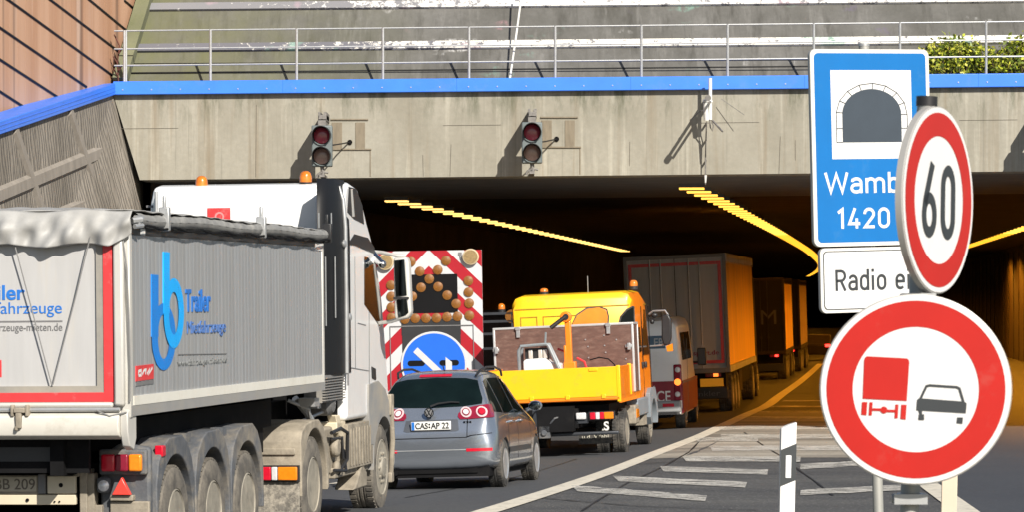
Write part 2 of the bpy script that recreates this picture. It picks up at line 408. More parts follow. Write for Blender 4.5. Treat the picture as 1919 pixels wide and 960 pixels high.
def asphalt(name, col, light, spk, wear=.5, rough=.85, streak=(.25,.05,1)):
    m, t, N, L, b = nodes_of(name); tc = N.new('ShaderNodeTexCoord').outputs['Object']
    big = nnoise(N, L, nmap(N, L, tc, streak), 1.6, 7, .65)
    c = nmix(N, L, nrange(N, L, big, .35, .75-.1*wear), col, light)
    grain = nnoise(N, L, tc, 26, 3, .7)
    c = nmix(N, L, nmul(N, L, nrange(N, L, grain, .57, .68), spk), c, (.3,.29,.28))
    c = nmix(N, L, nmul(N, L, nrange(N, L, nnoise(N, L, tc, 11, 5, .7), .5, .3), .6), c, [k*.45 for k in col])
    L.new(c, b.inputs['Base Color']); b.inputs['Roughness'].default_value = rough
    nbump(N, L, b, grain, .35, .01)
    return m
M_road = asphalt('lane_asphalt', (.05,.054,.062), (.075,.077,.08), .14, .3, .8, (.12,.02,1))
M_gore = asphalt('gore_asphalt', (.033,.035,.04), (.085,.085,.083), .85, .5, .88, (.1,.35,1))
M_apron = asphalt('worn_pale_asphalt', (.13,.12,.105), (.42,.385,.32), .3, .6, .88, (.06,.5,1))
M_right = asphalt('bluish_asphalt', (.035,.04,.052), (.055,.06,.07), .2, .3, .8, (.1,.1,1))
def paintmat(name, col, hole, lo, hi, scale=6., stretch=(1,.5,1)):
    m, t, N, L, b = nodes_of(name); tc = N.new('ShaderNodeTexCoord').outputs['Object']
    n = nnoise(N, L, nmap(N, L, tc, stretch), scale, 8, .72)
    L.new(nmix(N, L, nrange(N, L, n, lo, hi), hole, col), b.inputs['Base Color']); b.inputs['Roughness'].default_value = .75
    return m
M_line = paintmat('line_paint', (.62,.58,.49), (.4,.375,.32), .3, .52)
M_hatch = None
def wornpaint(name, col, lo, hi, scale, stretch):
    m, t, N, L, b = nodes_of(name); tc = N.new('ShaderNodeTexCoord').outputs['Object']
    n = nnoise(N, L, nmap(N, L, tc, stretch), scale, 8, .75); g = nnoise(N, L, tc, 30, 3, .7)
    b.inputs['Base Color'].default_value = (*col, 1); b.inputs['Roughness'].default_value = .8
    k = nmul(N, L, nrange(N, L, n, lo, hi), nrange(N, L, g, .3, .5)); L.new(k, b.inputs['Alpha']); return m
M_hatch = wornpaint('worn_hatch_paint', (.64,.62,.57), .42, .56, 3.2, (.7,2.6,1))
YS = [-300,-100,-40,-10,0,10,20,28,34]+[36+2*i for i in range(53)]+[145+5*i for i in range(84)]
def sheet(name, ua, ub, mat_, lift, ys, cols=None):
    """a strip of road surface between two curves, laid on the banked ground"""
    v = []; nc = 0
    for y in ys:
        a, b = ua(y), ub(y); us = sorted({a, b, *[c for c in (cols or []) if a < c < b]})
        if not nc: nc = 9
        xs = [a+(b-a)*i/(nc-1) for i in range(nc)] if cols is None else cols
        v.append([(XR(y)+q, y, gz(XR(y)+q, y)+lift) for q in xs])
    mb = MB(); k = len(v[0]); mb.add([p for r in v for p in r], [(j*k+i, j*k+i+1, (j+1)*k+i+1, (j+1)*k+i) for j in range(len(v)-1) for i in range(k-1)])
    return tag(mb.build(name, mat_, smooth=0), kind='structure')
UC = [-300,-60,-10,-6,-3,0,1.5,3,5,8,12,30,80,300]
sheet('ground', lambda y: 0, lambda y: 1, M_gore, 0, YS, UC)
ELP = [G(*p) for p in ((915,960),(1075,909),(1164,877),(1235,849),(1341,806),(1405,776),(1433,764))]
ELN = [(20, ELP[0].x-(ELP[0].y-20)*.2-XR(20))]+[(p.y, p.x-XR(p.y)) for p in ELP]
ELN += [(ELN[-1][0]+k, ELN[-1][1]+.0) for k in (12, 40, 475)]
def EU(y): return smooth_nodes(ELN, y)
yr = [y for y in YS if 18 <= y <= 560]
yfine = [20+.8*i for i in range(100)]+[102+4*i for i in range(110)]
def layer(name, fa, fb, mat_, lift, ys, ncol=2):
    mb = MB(); k = ncol; v = []
    for y in ys:
        a, b = fa(y), fb(y)
        for i in range(k):
            q = a+(b-a)*i/(k-1); v.append((XR(y)+q, y, gz(XR(y)+q, y)+lift))
    mb.add(v, [(j*k+i, j*k+i+1, (j+1)*k+i+1, (j+1)*k+i) for j in range(len(ys)-1) for i in range(k-1)])
    return tag(mb.build(name, mat_, smooth=0), kind='structure')
layer('road', lambda y: -9.9, lambda y: EU(y), M_road, .006, yfine, 8)
layer('road_marking', lambda y: EU(y)-.16, lambda y: EU(y)+.16, M_line, .012, [y for y in yfine if y < 165])
LLP = lambda y: EU(y)-3.75
for i in range(9):                   # broken line between the two lanes
    y0 = 46+i*9
    layer('road_marking', lambda y: LLP(y)-.075, lambda y: LLP(y)+.075, M_line, .012, [y0+.5*j for j in range(9)])
layer('road_marking', lambda y: -8.9, lambda y: -8.6, M_line, .012, yfine)
# the other carriageway's edge line closes the gore
P2 = [G(*p) for p in ((1850,992),(1740,910),(1650,838),(1575,782),(1530,748))]
P2 = sorted(P2, key=lambda p: p.y)
L2N = [(p.y, p.x-XR(p.y)) for p in P2]+[(P2[-1].y+60, 1.6), (560, 1.5)]
def E2(y): return smooth_nodes(L2N, y)
y2 = [y for y in yfine if y >= P2[0].y-1]
layer('road', lambda y: E2(y), lambda y: max(E2(y)+.5, 11.9), M_right, .006, y2, 8)
layer('road_marking', lambda y: E2(y)-.15, lambda y: E2(y)+.15, M_line, .012, [y for y in y2 if y < 80])
layer('road_apron', lambda y: EU(y)+.02, lambda y: max(EU(y)+.05, E2(y)), M_apron, .004, [54.5+.75*i for i in range(34)], 10)
def hatch(*px):
    px = (px[0], px[1], (px[2][0], px[2][1]+(2 if px[2][1] > 800 else 0)), (px[3][0], px[3][1]+(2 if px[3][1] > 800 else 0))); rh = random.Random(int(px[0][0]))
    q = [G(*p) for p in px]; mb = MB(); n = 12; v = []
    for i in range(n+1):
        t = i/n
        for a, b in ((q[0],q[1]),(q[3],q[2])):
            p = a.lerp(b, t); p = p+Vector((0, rh.uniform(-.09,.09), 0)); v.append((p.x, p.y, gz(p.x, p.y)+.013))
    mb.add(v, [(2*i,2*i+2,2*i+3,2*i+1) for i in range(n)])
    tag(mb.build('road_marking', M_hatch, smooth=0), kind='structure')
for a in (((1070,912),(1325,932),(1322,940),(1082,921)), ((1148,894),(1400,906),(1396,914),(1160,903)), ((1236,876),(1440,882),(1438,890),(1244,884)),
          ((1278,857),(1500,858),(1500,866),(1286,865)), ((1330,838),(1600,837),(1600,844),(1334,845)), ((1300,823),(1420,822),(1420,827),(1308,828)), ((1350,816),(1660,816),(1660,822),(1352,822)), ((1345,801),(1700,800),(1700,805),(1350,806)),
          ((1500,921),(1690,911),(1690,919),(1500,929)), ((1500,872),(1640,864),(1640,871),(1500,880)),
          ((1400,783),(1560,783),(1560,787),(1396,787)), ((1425,772),(1560,772),(1560,775),(1421,775)), ((1445,762),(1560,762),(1560,765),(1441,765)), ((1470,752),(1560,752),(1560,754),(1466,754))):
    hatch(*a)
M_seam = mat('bitumen_seam', (.012,.012,.013), .6, var=.3)
def seam(pts, w, lift=.009):
    q = [G(*p) for p in pts]; mb = MB(); v = []; rs = random.Random(5)
    for a, b in zip(q, q[1:]):
        n = 14
        for i in range(n+1):
            p = a.lerp(b, i/n); ww = w*(.6+.8*rs.random()); o_ = rs.uniform(-.03,.03)
            d = (b-a).normalized(); e = Vector((-d.y,d.x,0))*ww
            for z in (p+e+Vector((0,o_,0)), p-e+Vector((0,o_,0))): v.append((z.x, z.y, gz(z.x,z.y)+lift))
    mb.add(v, [(2*i,2*i+2,2*i+3,2*i+1) for i in range(len(v)//2-1)])
    tag(mb.build('road_seam', M_seam, smooth=0), kind='structure')
seam(((1170,872),(1330,866),(1500,868),(1700,862)), .035); seam(((1010,935),(1200,951),(1420,958)), .02); seam(((1330,806),(1290,850),(1180,905),(1090,960)), .018); seam(((1395,812),(1470,860),(1560,930)), .015)
seam(((760,935),(930,905),(1080,862)), .02, .0095)
M_verge = mat('gravel_verge', (.13,.12,.09), .95, var=.5, scale=12, dirt=(.08,.1,.04), dirtamt=.5, bump=.6, bscale=30)
mb = MB()                            # the raised verge the signs stand on, below the picture's edge
mb.grid(lambda u, v: (-2+12*u, -4+34*v, gz(-2+12*u, -4+34*v)-.02+.55*(max(0,math.sin(math.pi*u))**.4)*(max(0,math.sin(math.pi*v))**.3)), 24, 40)
tag(mb.build('verge', M_verge), kind='structure')
def vz(x, y): u, v = (x+2)/12, (y+4)/34; return gz(x, y)-.02+.55*(math.sin(math.pi*u)**.4)*(math.sin(math.pi*v)**.3)

# ================================================================== TUNNEL AND PORTAL
def concrete(name, col, col2, streak, moss=None):
    m, t, N, L, b = nodes_of(name); tc = N.new('ShaderNodeTexCoord').outputs['Object']
    big = nnoise(N, L, nmap(N, L, tc, (1,1,.55)), .9, 6, .6)
    c = nmix(N, L, nrange(N, L, big, .32, .7), col, col2)
    st = nnoise(N, L, nmap(N, L, tc, (3.2,1,.12)), 1.1, 5, .6)
    c = nmix(N, L, nmul(N, L, nrange(N, L, st, .53, .74), .75), c, streak)
    st2 = nnoise(N, L, nmap(N, L, tc, (9,1,.25)), 1.3, 4, .6)
    c = nmix(N, L, nmul(N, L, nrange(N, L, st2, .58, .75), .45), c, [k*.42 for k in col])
    st3 = nnoise(N, L, nmap(N, L, tc, (5,1,.2), (0,0,0), (7,0,3)), 1.2, 4, .6)
    c = nmix(N, L, nmul(N, L, nrange(N, L, st3, .56, .72), .5), c, [min(1,k*1.45) for k in col2])
    if moss:                         # growth that starts under the coping
        sep = N.new('ShaderNodeSeparateXYZ'); L.new(tc, sep.inputs[0])
        top = nrange(N, L, sep.outputs['Z'], moss[0], moss[1])
        mn = nnoise(N, L, nmap(N, L, tc, (2.2,1,.5)), 1.4, 8, .75)
        c = nmix(N, L, nmul(N, L, top, nrange(N, L, mn, .48, .66)), c, (.075,.085,.05))
    fine = nnoise(N, L, tc, 9, 6, .7)
    c = nmix(N, L, nrange(N, L, fine, .3, .75, .0, .35), c, [k*.6 for k in col])
    L.new(c, b.inputs['Base Color']); b.inputs['Roughness'].default_value = .88
    nbump(N, L, b, fine, .25, .02)
    return m
M_beam = concrete('stained_concrete', (.26,.245,.2), (.35,.335,.285), (.2,.15,.09), (5.75,6.45))
M_terr = concrete('terrace_concrete', (.09,.088,.08), (.15,.147,.14), (.045,.043,.036))
t_ = M_terr.node_tree; N_, L_ = t_.nodes, t_.links; b_ = N_['Principled BSDF']   # green algae towards the left, faded sprayed colours
lk = b_.inputs['Base Color'].links[0]; base_c = lk.from_socket
tc_ = N_.new('ShaderNodeTexCoord').outputs['Object']; sp_ = N_.new('ShaderNodeSeparateXYZ'); L_.new(tc_, sp_.inputs[0])
alg = nrange(N_, L_, sp_.outputs['X'], -1.5, -7., 0, .8)
c_ = nmix(N_, L_, nmul(N_, L_, alg, nrange(N_, L_, nnoise(N_, L_, nmap(N_, L_, tc_, (1,1,.4)), .7, 5), .25, .6)), base_c, (.13,.135,.055))
for k_, (cc, off, th) in enumerate((((.17,.3,.25),3.1,.66),((.4,.22,.25),11.,.7),((.62,.62,.62),23.,.64),((.12,.1,.16),31.,.67))):
    n_ = nnoise(N_, L_, nmap(N_, L_, tc_, (.9,1,1.6), (0,.6*k_,0), (off,0,off)), .75, 3, .55)
    n2_ = nnoise(N_, L_, nmap(N_, L_, tc_, (3,1,1.2), (0,.9,0), (off,2,0)), 2.5, 5, .7)
    f_ = nmul(N_, L_, nmul(N_, L_, nrange(N_, L_, n_, th, th+.05), nrange(N_, L_, n2_, .45, .6)), nrange(N_, L_, sp_.outputs['X'], -5, -1, 0, .65))
    c_ = nmix(N_, L_, f_, c_, cc)
L_.new(c_, b_.inputs['Base Color'])
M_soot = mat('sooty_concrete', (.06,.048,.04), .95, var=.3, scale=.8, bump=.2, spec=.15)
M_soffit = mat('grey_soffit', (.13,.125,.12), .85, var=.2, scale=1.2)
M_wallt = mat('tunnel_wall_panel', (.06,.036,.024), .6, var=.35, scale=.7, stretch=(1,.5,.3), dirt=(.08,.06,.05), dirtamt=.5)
M_coping = mat('blue_coping_paint', (.04,.2,.85), .4, var=.07, scale=2, dirt=(.1,.2,.5), dirtamt=.2)

tun = thing('tunnel', 'road tunnel with dark sooty roof and brown side walls behind the concrete portal', 'tunnel', (0,0,0))
def ceil_z(x): return 4.79+.0098*(x+7.4)
ty = [64.2+2*i for i in range(30)]+[124.2+6*i for i in range(73)]
def tstrip(f0, f1, ys=ty):
    mb = MB(); v = []
    for y in ys: v += [f0(y), f1(y)]
    mb.add(v, [(2*i,2*i+1,2*i+3,2*i+2) for i in range(len(ys)-1)]); return mb
UL, UR = -10.0, 12.0
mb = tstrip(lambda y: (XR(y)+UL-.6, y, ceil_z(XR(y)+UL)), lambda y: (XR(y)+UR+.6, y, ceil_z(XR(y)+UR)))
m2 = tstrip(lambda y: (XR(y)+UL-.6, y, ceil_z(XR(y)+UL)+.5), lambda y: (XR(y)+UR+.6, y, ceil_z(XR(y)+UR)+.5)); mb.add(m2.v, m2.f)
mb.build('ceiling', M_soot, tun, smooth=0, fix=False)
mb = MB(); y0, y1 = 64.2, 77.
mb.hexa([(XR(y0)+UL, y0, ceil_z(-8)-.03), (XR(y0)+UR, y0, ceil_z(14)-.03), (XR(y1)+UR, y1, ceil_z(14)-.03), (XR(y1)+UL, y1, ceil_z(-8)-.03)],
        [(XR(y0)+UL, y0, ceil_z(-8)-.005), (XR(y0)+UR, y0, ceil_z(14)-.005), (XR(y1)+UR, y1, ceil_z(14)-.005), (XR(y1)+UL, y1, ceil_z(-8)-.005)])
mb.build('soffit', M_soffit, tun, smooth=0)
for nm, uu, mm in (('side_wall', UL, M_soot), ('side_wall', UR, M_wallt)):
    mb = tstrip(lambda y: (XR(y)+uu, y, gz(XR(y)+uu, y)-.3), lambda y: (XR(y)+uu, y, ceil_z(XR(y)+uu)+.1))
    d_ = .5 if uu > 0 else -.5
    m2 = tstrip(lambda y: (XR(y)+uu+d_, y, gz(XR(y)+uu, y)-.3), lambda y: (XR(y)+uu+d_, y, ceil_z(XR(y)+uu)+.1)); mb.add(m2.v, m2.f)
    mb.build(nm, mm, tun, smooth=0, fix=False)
mb = MB(); mb.box(XR(556)+UL-2, XR(556)+UR+2, 555, 556, -4, 6); mb.build('end_wall', M_soot, tun, smooth=0)
mb = MB()                            # panel joints and a niche on the right wall
for y in range(70, 260, 6): mb.box(XR(y)+UR-.04, XR(y)+UR-.005, y, y+.14, gz(XR(y)+UR,y), ceil_z(15)-.1)
mb.build('wall_joint', M_soot, tun, smooth=0)
mb = MB(); mb.box(XR(137)+UR-.12, XR(137)+UR-.05, 134, 139, gz(XR(137)+UR,137)+.1, gz(XR(137)+UR,137)+3.2); mb.build('niche_door', M_black, tun)
por = thing('tunnel_portal', 'weathered concrete tunnel portal beam with bright blue metal coping', 'tunnel portal')
mb = MB()
mb.hexa([W(262,337,63), W(2600,314,63), W(2600,314,63)+Vector((0,1.25,0)), W(262,337,63)+Vector((0,1.25,0))],
        [W(212,176,63), W(2600,155,63), W(2600,155,63)+Vector((0,1.25,0)), W(212,176,63)+Vector((0,1.25,0))])
mb.build('portal_beam', M_beam, por, smooth=0)
mb = MB(); mb.hexa([(-9.2,63.35,-.9),(-7.3,63.35,-.9),(-7.3,65,-.9),(-9.2,65,-.9)],[(-9.2,63.35,6.35),(-7.55,63.35,6.35),(-7.55,65,6.35),(-9.2,65,6.35)]); mb.build('portal_pier', M_beam, por, smooth=0)
mb = MB()                            # formwork joints and hairline cracks, tiny steps in the face
M_crack = mat('dark_joint', (.12,.105,.085), .9)
for a, b in (((225,241),(1919,224)),):
    for i in (0, 5, 9, 13):
        t0, t1 = i/14, (i+.9)/14
        p, q = W(a[0]+(b[0]-a[0])*t0, a[1]+(b[1]-a[1])*t0, 62.992), W(a[0]+(b[0]-a[0])*t1, a[1]+(b[1]-a[1])*t1, 62.992)
        mb.hexa([p, q, q+Vector((0,.01,0)), p+Vector((0,.01,0))], [p+Vector((0,0,.005)), q+Vector((0,0,.005)), q+Vector((0,.01,.008)), p+Vector((0,.01,.008))])
for x, y0, y1 in ((480,196,331),(845,270,330),(792,290,330),(1462,255,326),(1490,262,300),(1180,265,310)):
    p, q = W(x,y0,62.992), W(x+random.uniform(-3,3),y1,62.992); w = .008
    mb.hexa([q, q+Vector((w,0,0)), q+Vector((w,.01,0)), q+Vector((0,.01,0))], [p, p+Vector((w,0,0)), p+Vector((w,.01,0)), p+Vector((0,.01,0))])
mb.build('formwork_joint', M_crack, por, smooth=0)
M_patch = mat('mortar_patch', (.2,.17,.125), .9, var=.2, scale=6, stretch=(2,1,.5))
mb = MB()
def wpatch(mb, x0, y0, x1, y1, d=62.985, th=.018):
    a, b = W(x0,y1,d), W(x1,y0,d); mb.box(a.x, b.x, d, d+th, a.z, b.z)
for dx, dy in ((0,0),(393,-4)):
    wpatch(mb, 622+dx, 229+dy, 641+dx, 278+dy); wpatch(mb, 666+dx, 229+dy, 684+dx, 278+dy)
for dx, dy in ((0,0),(393,-4)):
    wpatch(mb, 620+dx, 222+dy, 690+dx, 224.5+dy, 62.97, .03); wpatch(mb, 620+dx, 278+dy, 696+dx, 280.5+dy, 62.97, .03); wpatch(mb, 693+dx, 281+dy, 695+dx, 330+dy, 62.99, .01)
mb.build('patch_edge', M_patch, por, smooth=0)
mb = MB()
mb.hexa([W(212,177,62.86), W(2600,156,62.86), W(2600,156,62.86)+Vector((0,.5,0)), W(212,177,62.86)+Vector((0,.5,0))],
        [W(212,152,62.86), W(2600,130.5,62.86), W(2600,130.5,62.86)+Vector((0,.5,0)), W(212,152,62.86)+Vector((0,.5,0))])
cop = mb.build('blue_coping', M_coping, por, bevel=.012)
mb = MB()
for x in range(230, 2000, 54):
    p = W(x, 168-.009*(x-212), 62.86); mb.cyl(p+Vector((0,-.012,0)), p+Vector((0,.01,0)), .014, n=8)
mb.build('coping_bolt', M_steel, cop)
mb = MB()
for x in range(530, 2000, 326):
    p = W(x, 177-.009*(x-212), 62.857); q = W(x, 152-.009*(x-212), 62.857); mb.box(p.x-.006, p.x+.006, p.y, p.y+.02, p.z+.004, q.z-.004)
mb.build('coping_joint', M_blue, cop)

# ---- left wing wall
A_, D_ = W(212,177,63), W(-120,291,50); Bq, Dq = W(380,860,63.3), W(-75,960,50)
def plane_hit(px, py, P, Nn, off=0.):
    o = Vector((0,0,CAMZ)); d = W(px,py,1.)-o; return o+d*((P-o).dot(Nn)/d.dot(Nn))+Nn*off
m, t, N, L, b = nodes_of('fluted_wall_panel'); tc = N.new('ShaderNodeTexCoord').outputs['Object']
wv = N.new('ShaderNodeTexWave'); wv.wave_type = 'BANDS'; wv.bands_direction = 'Y'; wv.inputs['Scale'].default_value = 1.9; wv.inputs['Distortion'].default_value = 7.; wv.inputs['Detail'].default_value = 3; wv.inputs['Detail Scale'].default_value = 2.2
L.new(nmap(N, L, tc, (1,1,.35), (R(-24),0,0)), wv.inputs['Vector'])
st = nnoise(N, L, nmap(N, L, tc, (1,.7,.2)), 1.4, 6, .6)
c = nmix(N, L, nrange(N, L, st, .35, .7), (.165,.147,.122), (.29,.262,.225))
c = nmix(N, L, nmul(N, L, nrange(N, L, wv.outputs['Fac'], .1, .5, 1, 0), .35), c, (.08,.07,.06))
L.new(c, b.inputs['Base Color']); b.inputs['Roughness'].default_value = .9; nbump(N, L, b, wv.outputs['Fac'], .55, .05)
M_flute = m
wing = thing('wing_wall', 'grey wing wall of fluted concrete panels with blue coping, left of the tunnel mouth', 'wall')
mb = MB(); Nw = (D_-A_).cross(Dq-A_).normalized()
if Nw.x < 0: Nw = -Nw
bk = Nw*-.6
mb.hexa([Bq+bk, Dq+bk, Dq, Bq], [A_+bk, D_+bk, D_, A_]); mb.build('fluted_panel', M_flute, wing, smooth=0)
M_joint = mat('panel_joint_concrete', (.25,.225,.195), .9, var=.2, scale=4, stretch=(1,1,.3))
mb = MB()
def band(mb, a, b, w, Pn, Nn, off):
    p, q = plane_hit(*a, Pn, Nn), plane_hit(*b, Pn, Nn); s = (q-p).normalized().cross(Nn)*w/2
    mb.hexa([p-s, q-s, q+s, p+s], [p-s*.6+Nn*off, q-s*.6+Nn*off, q+s*.6+Nn*off, p+s*.6+Nn*off])
for k, (a, b_) in enumerate((((-30,378),(234,267)),((26,240),(78,392)),((129,206),(192,392)),((-60,478),(262,340)),((190,392),(262,358)))):
    band(mb, a, b_, .3, A_, Nw, .05+.003*k)
mb.build('panel_joint', M_joint, wing, smooth=0)
mb = MB(); up = Vector((0,0,.23)); f = Nw*.07
mb.hexa([D_+bk, A_+bk, A_+f, D_+f], [D_+bk+up*.95, A_+bk+up, A_+f+up, D_+f+up*.95]); wc = mb.build('blue_coping', M_coping, wing, bevel=.012)
mb = MB()
for k in (.3, .62): mb.hexa([D_+f+up*k, A_+f+up*k, A_+f*1.1+up*k, D_+f*1.1+up*k], [D_+f+up*(k+.05), A_+f+up*(k+.05), A_+f*1.1+up*(k+.05), D_+f*1.1+up*(k+.05)])
mb.build('coping_rib', M_coping, wc)

# ---- terracotta noise barrier above it
m, t, N, L, b = nodes_of('terracotta_panel'); tc = N.new('ShaderNodeTexCoord').outputs['Object']
n1 = nnoise(N, L, nmap(N, L, tc, (1,1.2,.08)), 1.1, 5, .6)
c = nmix(N, L, nrange(N, L, n1, .35, .68), (.4,.215,.125), (.53,.33,.22))
n2 = nnoise(N, L, nmap(N, L, tc, (1,2.4,.05), (0,0,0), (0,3,0)), .9, 3, .5)
c = nmix(N, L, nmul(N, L, nrange(N, L, n2, .58, .68), .7), c, (.14,.085,.06))
n3 = nnoise(N, L, nmap(N, L, tc, (1,1.9,.06), (0,0,0), (0,9,0)), 1., 3, .5)
c = nmix(N, L, nmul(N, L, nrange(N, L, n3, .6, .68), .5), c, (.62,.47,.38))
L.new(c, b.inputs['Base Color']); b.inputs['Roughness'].default_value = .75
M_terra = m
bar = thing('noise_barrier', 'terracotta coloured vertical panel noise barrier above the left wing wall', 'noise barrier')
P0, P1 = W(-160,330,50.4), W(330,150,65.6); Nb = (P1-P0).cross(Vector((0,0,1))).normalized()
if Nb.x < 0: Nb = -Nb
P0 -= Nb*.75; P1 -= Nb*.75
mb = MB(); n = 34
for i in range(n):
    a, b = P0.lerp(P1, i/n), P0.lerp(P1, (i+.985)/n); zt, zb = 10.6, min(a.z, b.z)-1.2
    dd = Nb*.05
    mb.hexa([Vector((a.x,a.y,zb))-Nb*.2, Vector((b.x,b.y,zb))-Nb*.2, Vector((b.x,b.y,zb))+dd, Vector((a.x,a.y,zb))+dd],
            [Vector((a.x,a.y,zt))-Nb*.2, Vector((b.x,b.y,zt))-Nb*.2, Vector((b.x,b.y,zt))+dd, Vector((a.x,a.y,zt))+dd])
mb.build('barrier_panel', M_terra, bar, smooth=0)
M_plainblk = mat('plain_black', (.01,.01,.01), .6)
for a, b_ in (((-60,72),(108,181)),((-60,10),(162,162)),((17,0),(221,148)),((96,0),(231,102)),((169,0),(250,67)),((233,0),(262,25)),((-60,132),(50,203)),((-30,-30),(17,0)),((50,-35),(96,0)),((130,-33),(169,0))):
    mb = MB(); mb.tube([plane_hit(*a, P0+Nb*.06, Nb), plane_hit(*b_, P0+Nb*.06, Nb)], .022, 6); mb.build('diagonal_bar', M_plainblk, bar)  # thin dark bars laid diagonally along the barrier face

# ---- stepped sloping wall above the portal
ter = thing('retaining_wall', 'sloping stepped grey concrete retaining wall with faded graffiti above the tunnel portal', 'retaining wall')
KS = .93
def ty_(z): return 63.5+KS*(z-6.63)
def on_slope(px, py, off=0.):
    Ns = Vector((0,-1,KS)).normalized(); return plane_hit(px, py, Vector((0,63.5,6.63)), Ns, off)
mb = MB()
def tface(a, b):                      # one tilted slab between two picture lines
    p = [on_slope(228, a), on_slope(2500, a-22), on_slope(2500, b-22), on_slope(228, b)]
    q = [v+Vector((0,.8,-.3)) for v in p]; mb.hexa([p[0],p[1],q[1],q[0]], [p[3],p[2],q[2],q[3]])
tface(200, -160); mb.build('sloping_face', M_terr, ter, smooth=0)
def flaky(name, c0, c1, lo, hi):
    m, t, N, L, b = nodes_of(name); tc = N.new('ShaderNodeTexCoord').outputs['Object']
    n = nnoise(N, L, nmap(N, L, tc, (1,1,1)), 6, 8, .78)
    sp = N.new('ShaderNodeSeparateXYZ'); L.new(tc, sp.inputs[0])
    sh = nrange(N, L, sp.outputs['X'], -6, 0, -.1, .1); ad = N.new('ShaderNodeMath'); ad.operation = 'ADD'; L.new(n, ad.inputs[0]); L.new(sh, ad.inputs[1])
    c = nmix(N, L, nrange(N, L, ad.outputs[0], lo, hi), c0, c1)
    n2 = nnoise(N, L, nmap(N, L, tc, (1,1,1), (0,0,0), (4,0,0)), .9, 3, .5); c = nmix(N, L, nmul(N, L, nrange(N, L, n2, .64, .67), .4), c, (.45,.3,.36))
    n3 = nnoise(N, L, nmap(N, L, tc, (1,1,1), (0,0,0), (14,0,0)), .8, 3, .5); c = nmix(N, L, nmul(N, L, nrange(N, L, n3, .64, .67), .5), c, (.25,.45,.36))
    L.new(c, b.inputs['Base Color']); b.inputs['Roughness'].default_value = .8; return m
M_flake = flaky('flaking_white_paint', (.13,.13,.15), (.74,.72,.66), .5, .56)
M_flake2 = flaky('flaking_paint_upper', (.2,.2,.215), (.72,.71,.68), .52, .57)
for k, (a, b_, mm) in enumerate(((98,85,M_flake),(21,8.5,M_flake2))):
    mb = MB(); p = [on_slope(255+20*k, a), on_slope(2500, a-22), on_slope(2500, b_-22), on_slope(255+20*k, b_)]
    o_ = Vector((0,-.06,.035)); mb.hexa([p[0],p[1],p[1]+o_,p[0]+o_], [p[3],p[2],p[2]+o_,p[3]+o_]); mb.build('painted_ledge', mm, ter, smooth=0)
mb = MB(); 
for a in (138,):
    for x in (230,): 
        p, q = on_slope(x, a-.3), on_slope(2200, a-19.5); o_ = Vector((0,-.012,.008)); mb.hexa([p, q, q+o_, p+o_], [p+Vector((0,.02,.022)), q+Vector((0,.02,.022)), q+Vector((0,.02,.022))+o_, p+Vector((0,.02,.022))+o_])
mb.build('dark_strip', M_plainblk, ter, smooth=0)  # thin dark strip running across the sloping face
mb = MB(); M_edge = mat('mossy_edge_beam', (.16,.165,.1), .9, var=.3, scale=3, dirt=(.08,.09,.04), dirtamt=.5)
a, b_ = on_slope(226, 160), on_slope(292, -60); w = Vector((.14,0,0)); o_ = Vector((0,-.2,.15))
mb.hexa([a-w, a+w, a+w+o_, a-w+o_], [b_-w, b_+w, b_+w+o_, b_-w+o_]); mb.build('edge_beam', M_edge, ter, smooth=0)

# ---- railing on the coping
rail = thing('railing', 'thin galvanised pipe railing along the top of the portal', 'railing')
def rp(x, y, d=63.15): return W(x, y-.0102*(x-250), d)
for i in range(13):
    x = 71.5+161.5*i
    if x < 200: x = 236
    mb = MB(); mb.cyl(rp(x,160), rp(x,56), .027, n=8); mb.build('post', M_steel, rail)
for y in (57, 91, 122):
    mb = MB(); mb.cyl(rp(214,y), rp(2180,y), .016, n=8); mb.build('rail', M_steel, rail)
mb = MB(); mb.tube([W(980,-30,64.6), W(968,60,64), W(955,150,63.4)], .022, 6)
tag(mb.build('cable', mat('white_cable', (.6,.6,.58), .5)), 'white cable hanging aslant across the sloping wall behind the railing', 'cable')
tw = thing('dead_twig', 'bare reddish twig sticking up beside the left end of the railing', 'twig', W(222,152,63.3))
mb = MB(); o = W(222,152,63.3)
for pts in (((222,152),(220,120),(224,85),(214,64)), ((221,120),(212,105)), ((223,100),(232,86)), ((221,135),(230,120)), ((220,140),(213,128))):
    mb.tube([W(x,y,63.3)-o for x, y in pts], .014, 5)
mb.build('stem', mat('reddish_bark', (.1,.03,.02), .8), tw)

# ---- shrub behind the railing at the right
shr = thing('shrub', 'yellow green leafy shrub growing behind the railing at the right', 'shrub', W(1830,140,64))
o = W(1830,140,64); rnd = random.Random(3)
lv = [MB() for _ in range(3)]
def leaf(mb, p, s):
    a = Vector((rnd.uniform(-1,1), rnd.uniform(-1,1), rnd.uniform(-.6,1))).normalized(); b = a.cross(Vector((rnd.uniform(-1,1),rnd.uniform(-1,1),rnd.uniform(-1,1)))).normalized()
    mb.add([p, p+a*s*.5+b*s*.3, p+a*s, p+a*s*.5-b*s*.3], [(0,1,2,3)])
stm = MB()
for i in range(300):
    px = 1688+rnd.random()*330; hgt = (34+42*rnd.random())*(.82+.18*math.sin(px*.05)) * min(1, .45+(px-1685)/50)
    base = W(px, 140, rnd.uniform(63.5,64.3)); n = int(hgt*.62); lean = Vector((rnd.uniform(-.4,.4), rnd.uniform(-.2,.2), 1))
    tip = base+lean*hgt/94; stm.tube([base-o, base.lerp(tip,.6)-o+Vector((.02,0,0)), tip-o], [.008,.006,.003], 4)
    for k in range(n):
        t = rnd.random(); p = base.lerp(tip, t)+Vector((rnd.gauss(0,.07), rnd.gauss(0,.07), rnd.gauss(0,.04))); leaf(rnd.choice(lv), p-o, rnd.uniform(.06,.12))
stm.build('stem', mat('shrub_bark', (.09,.06,.035), .9), shr)
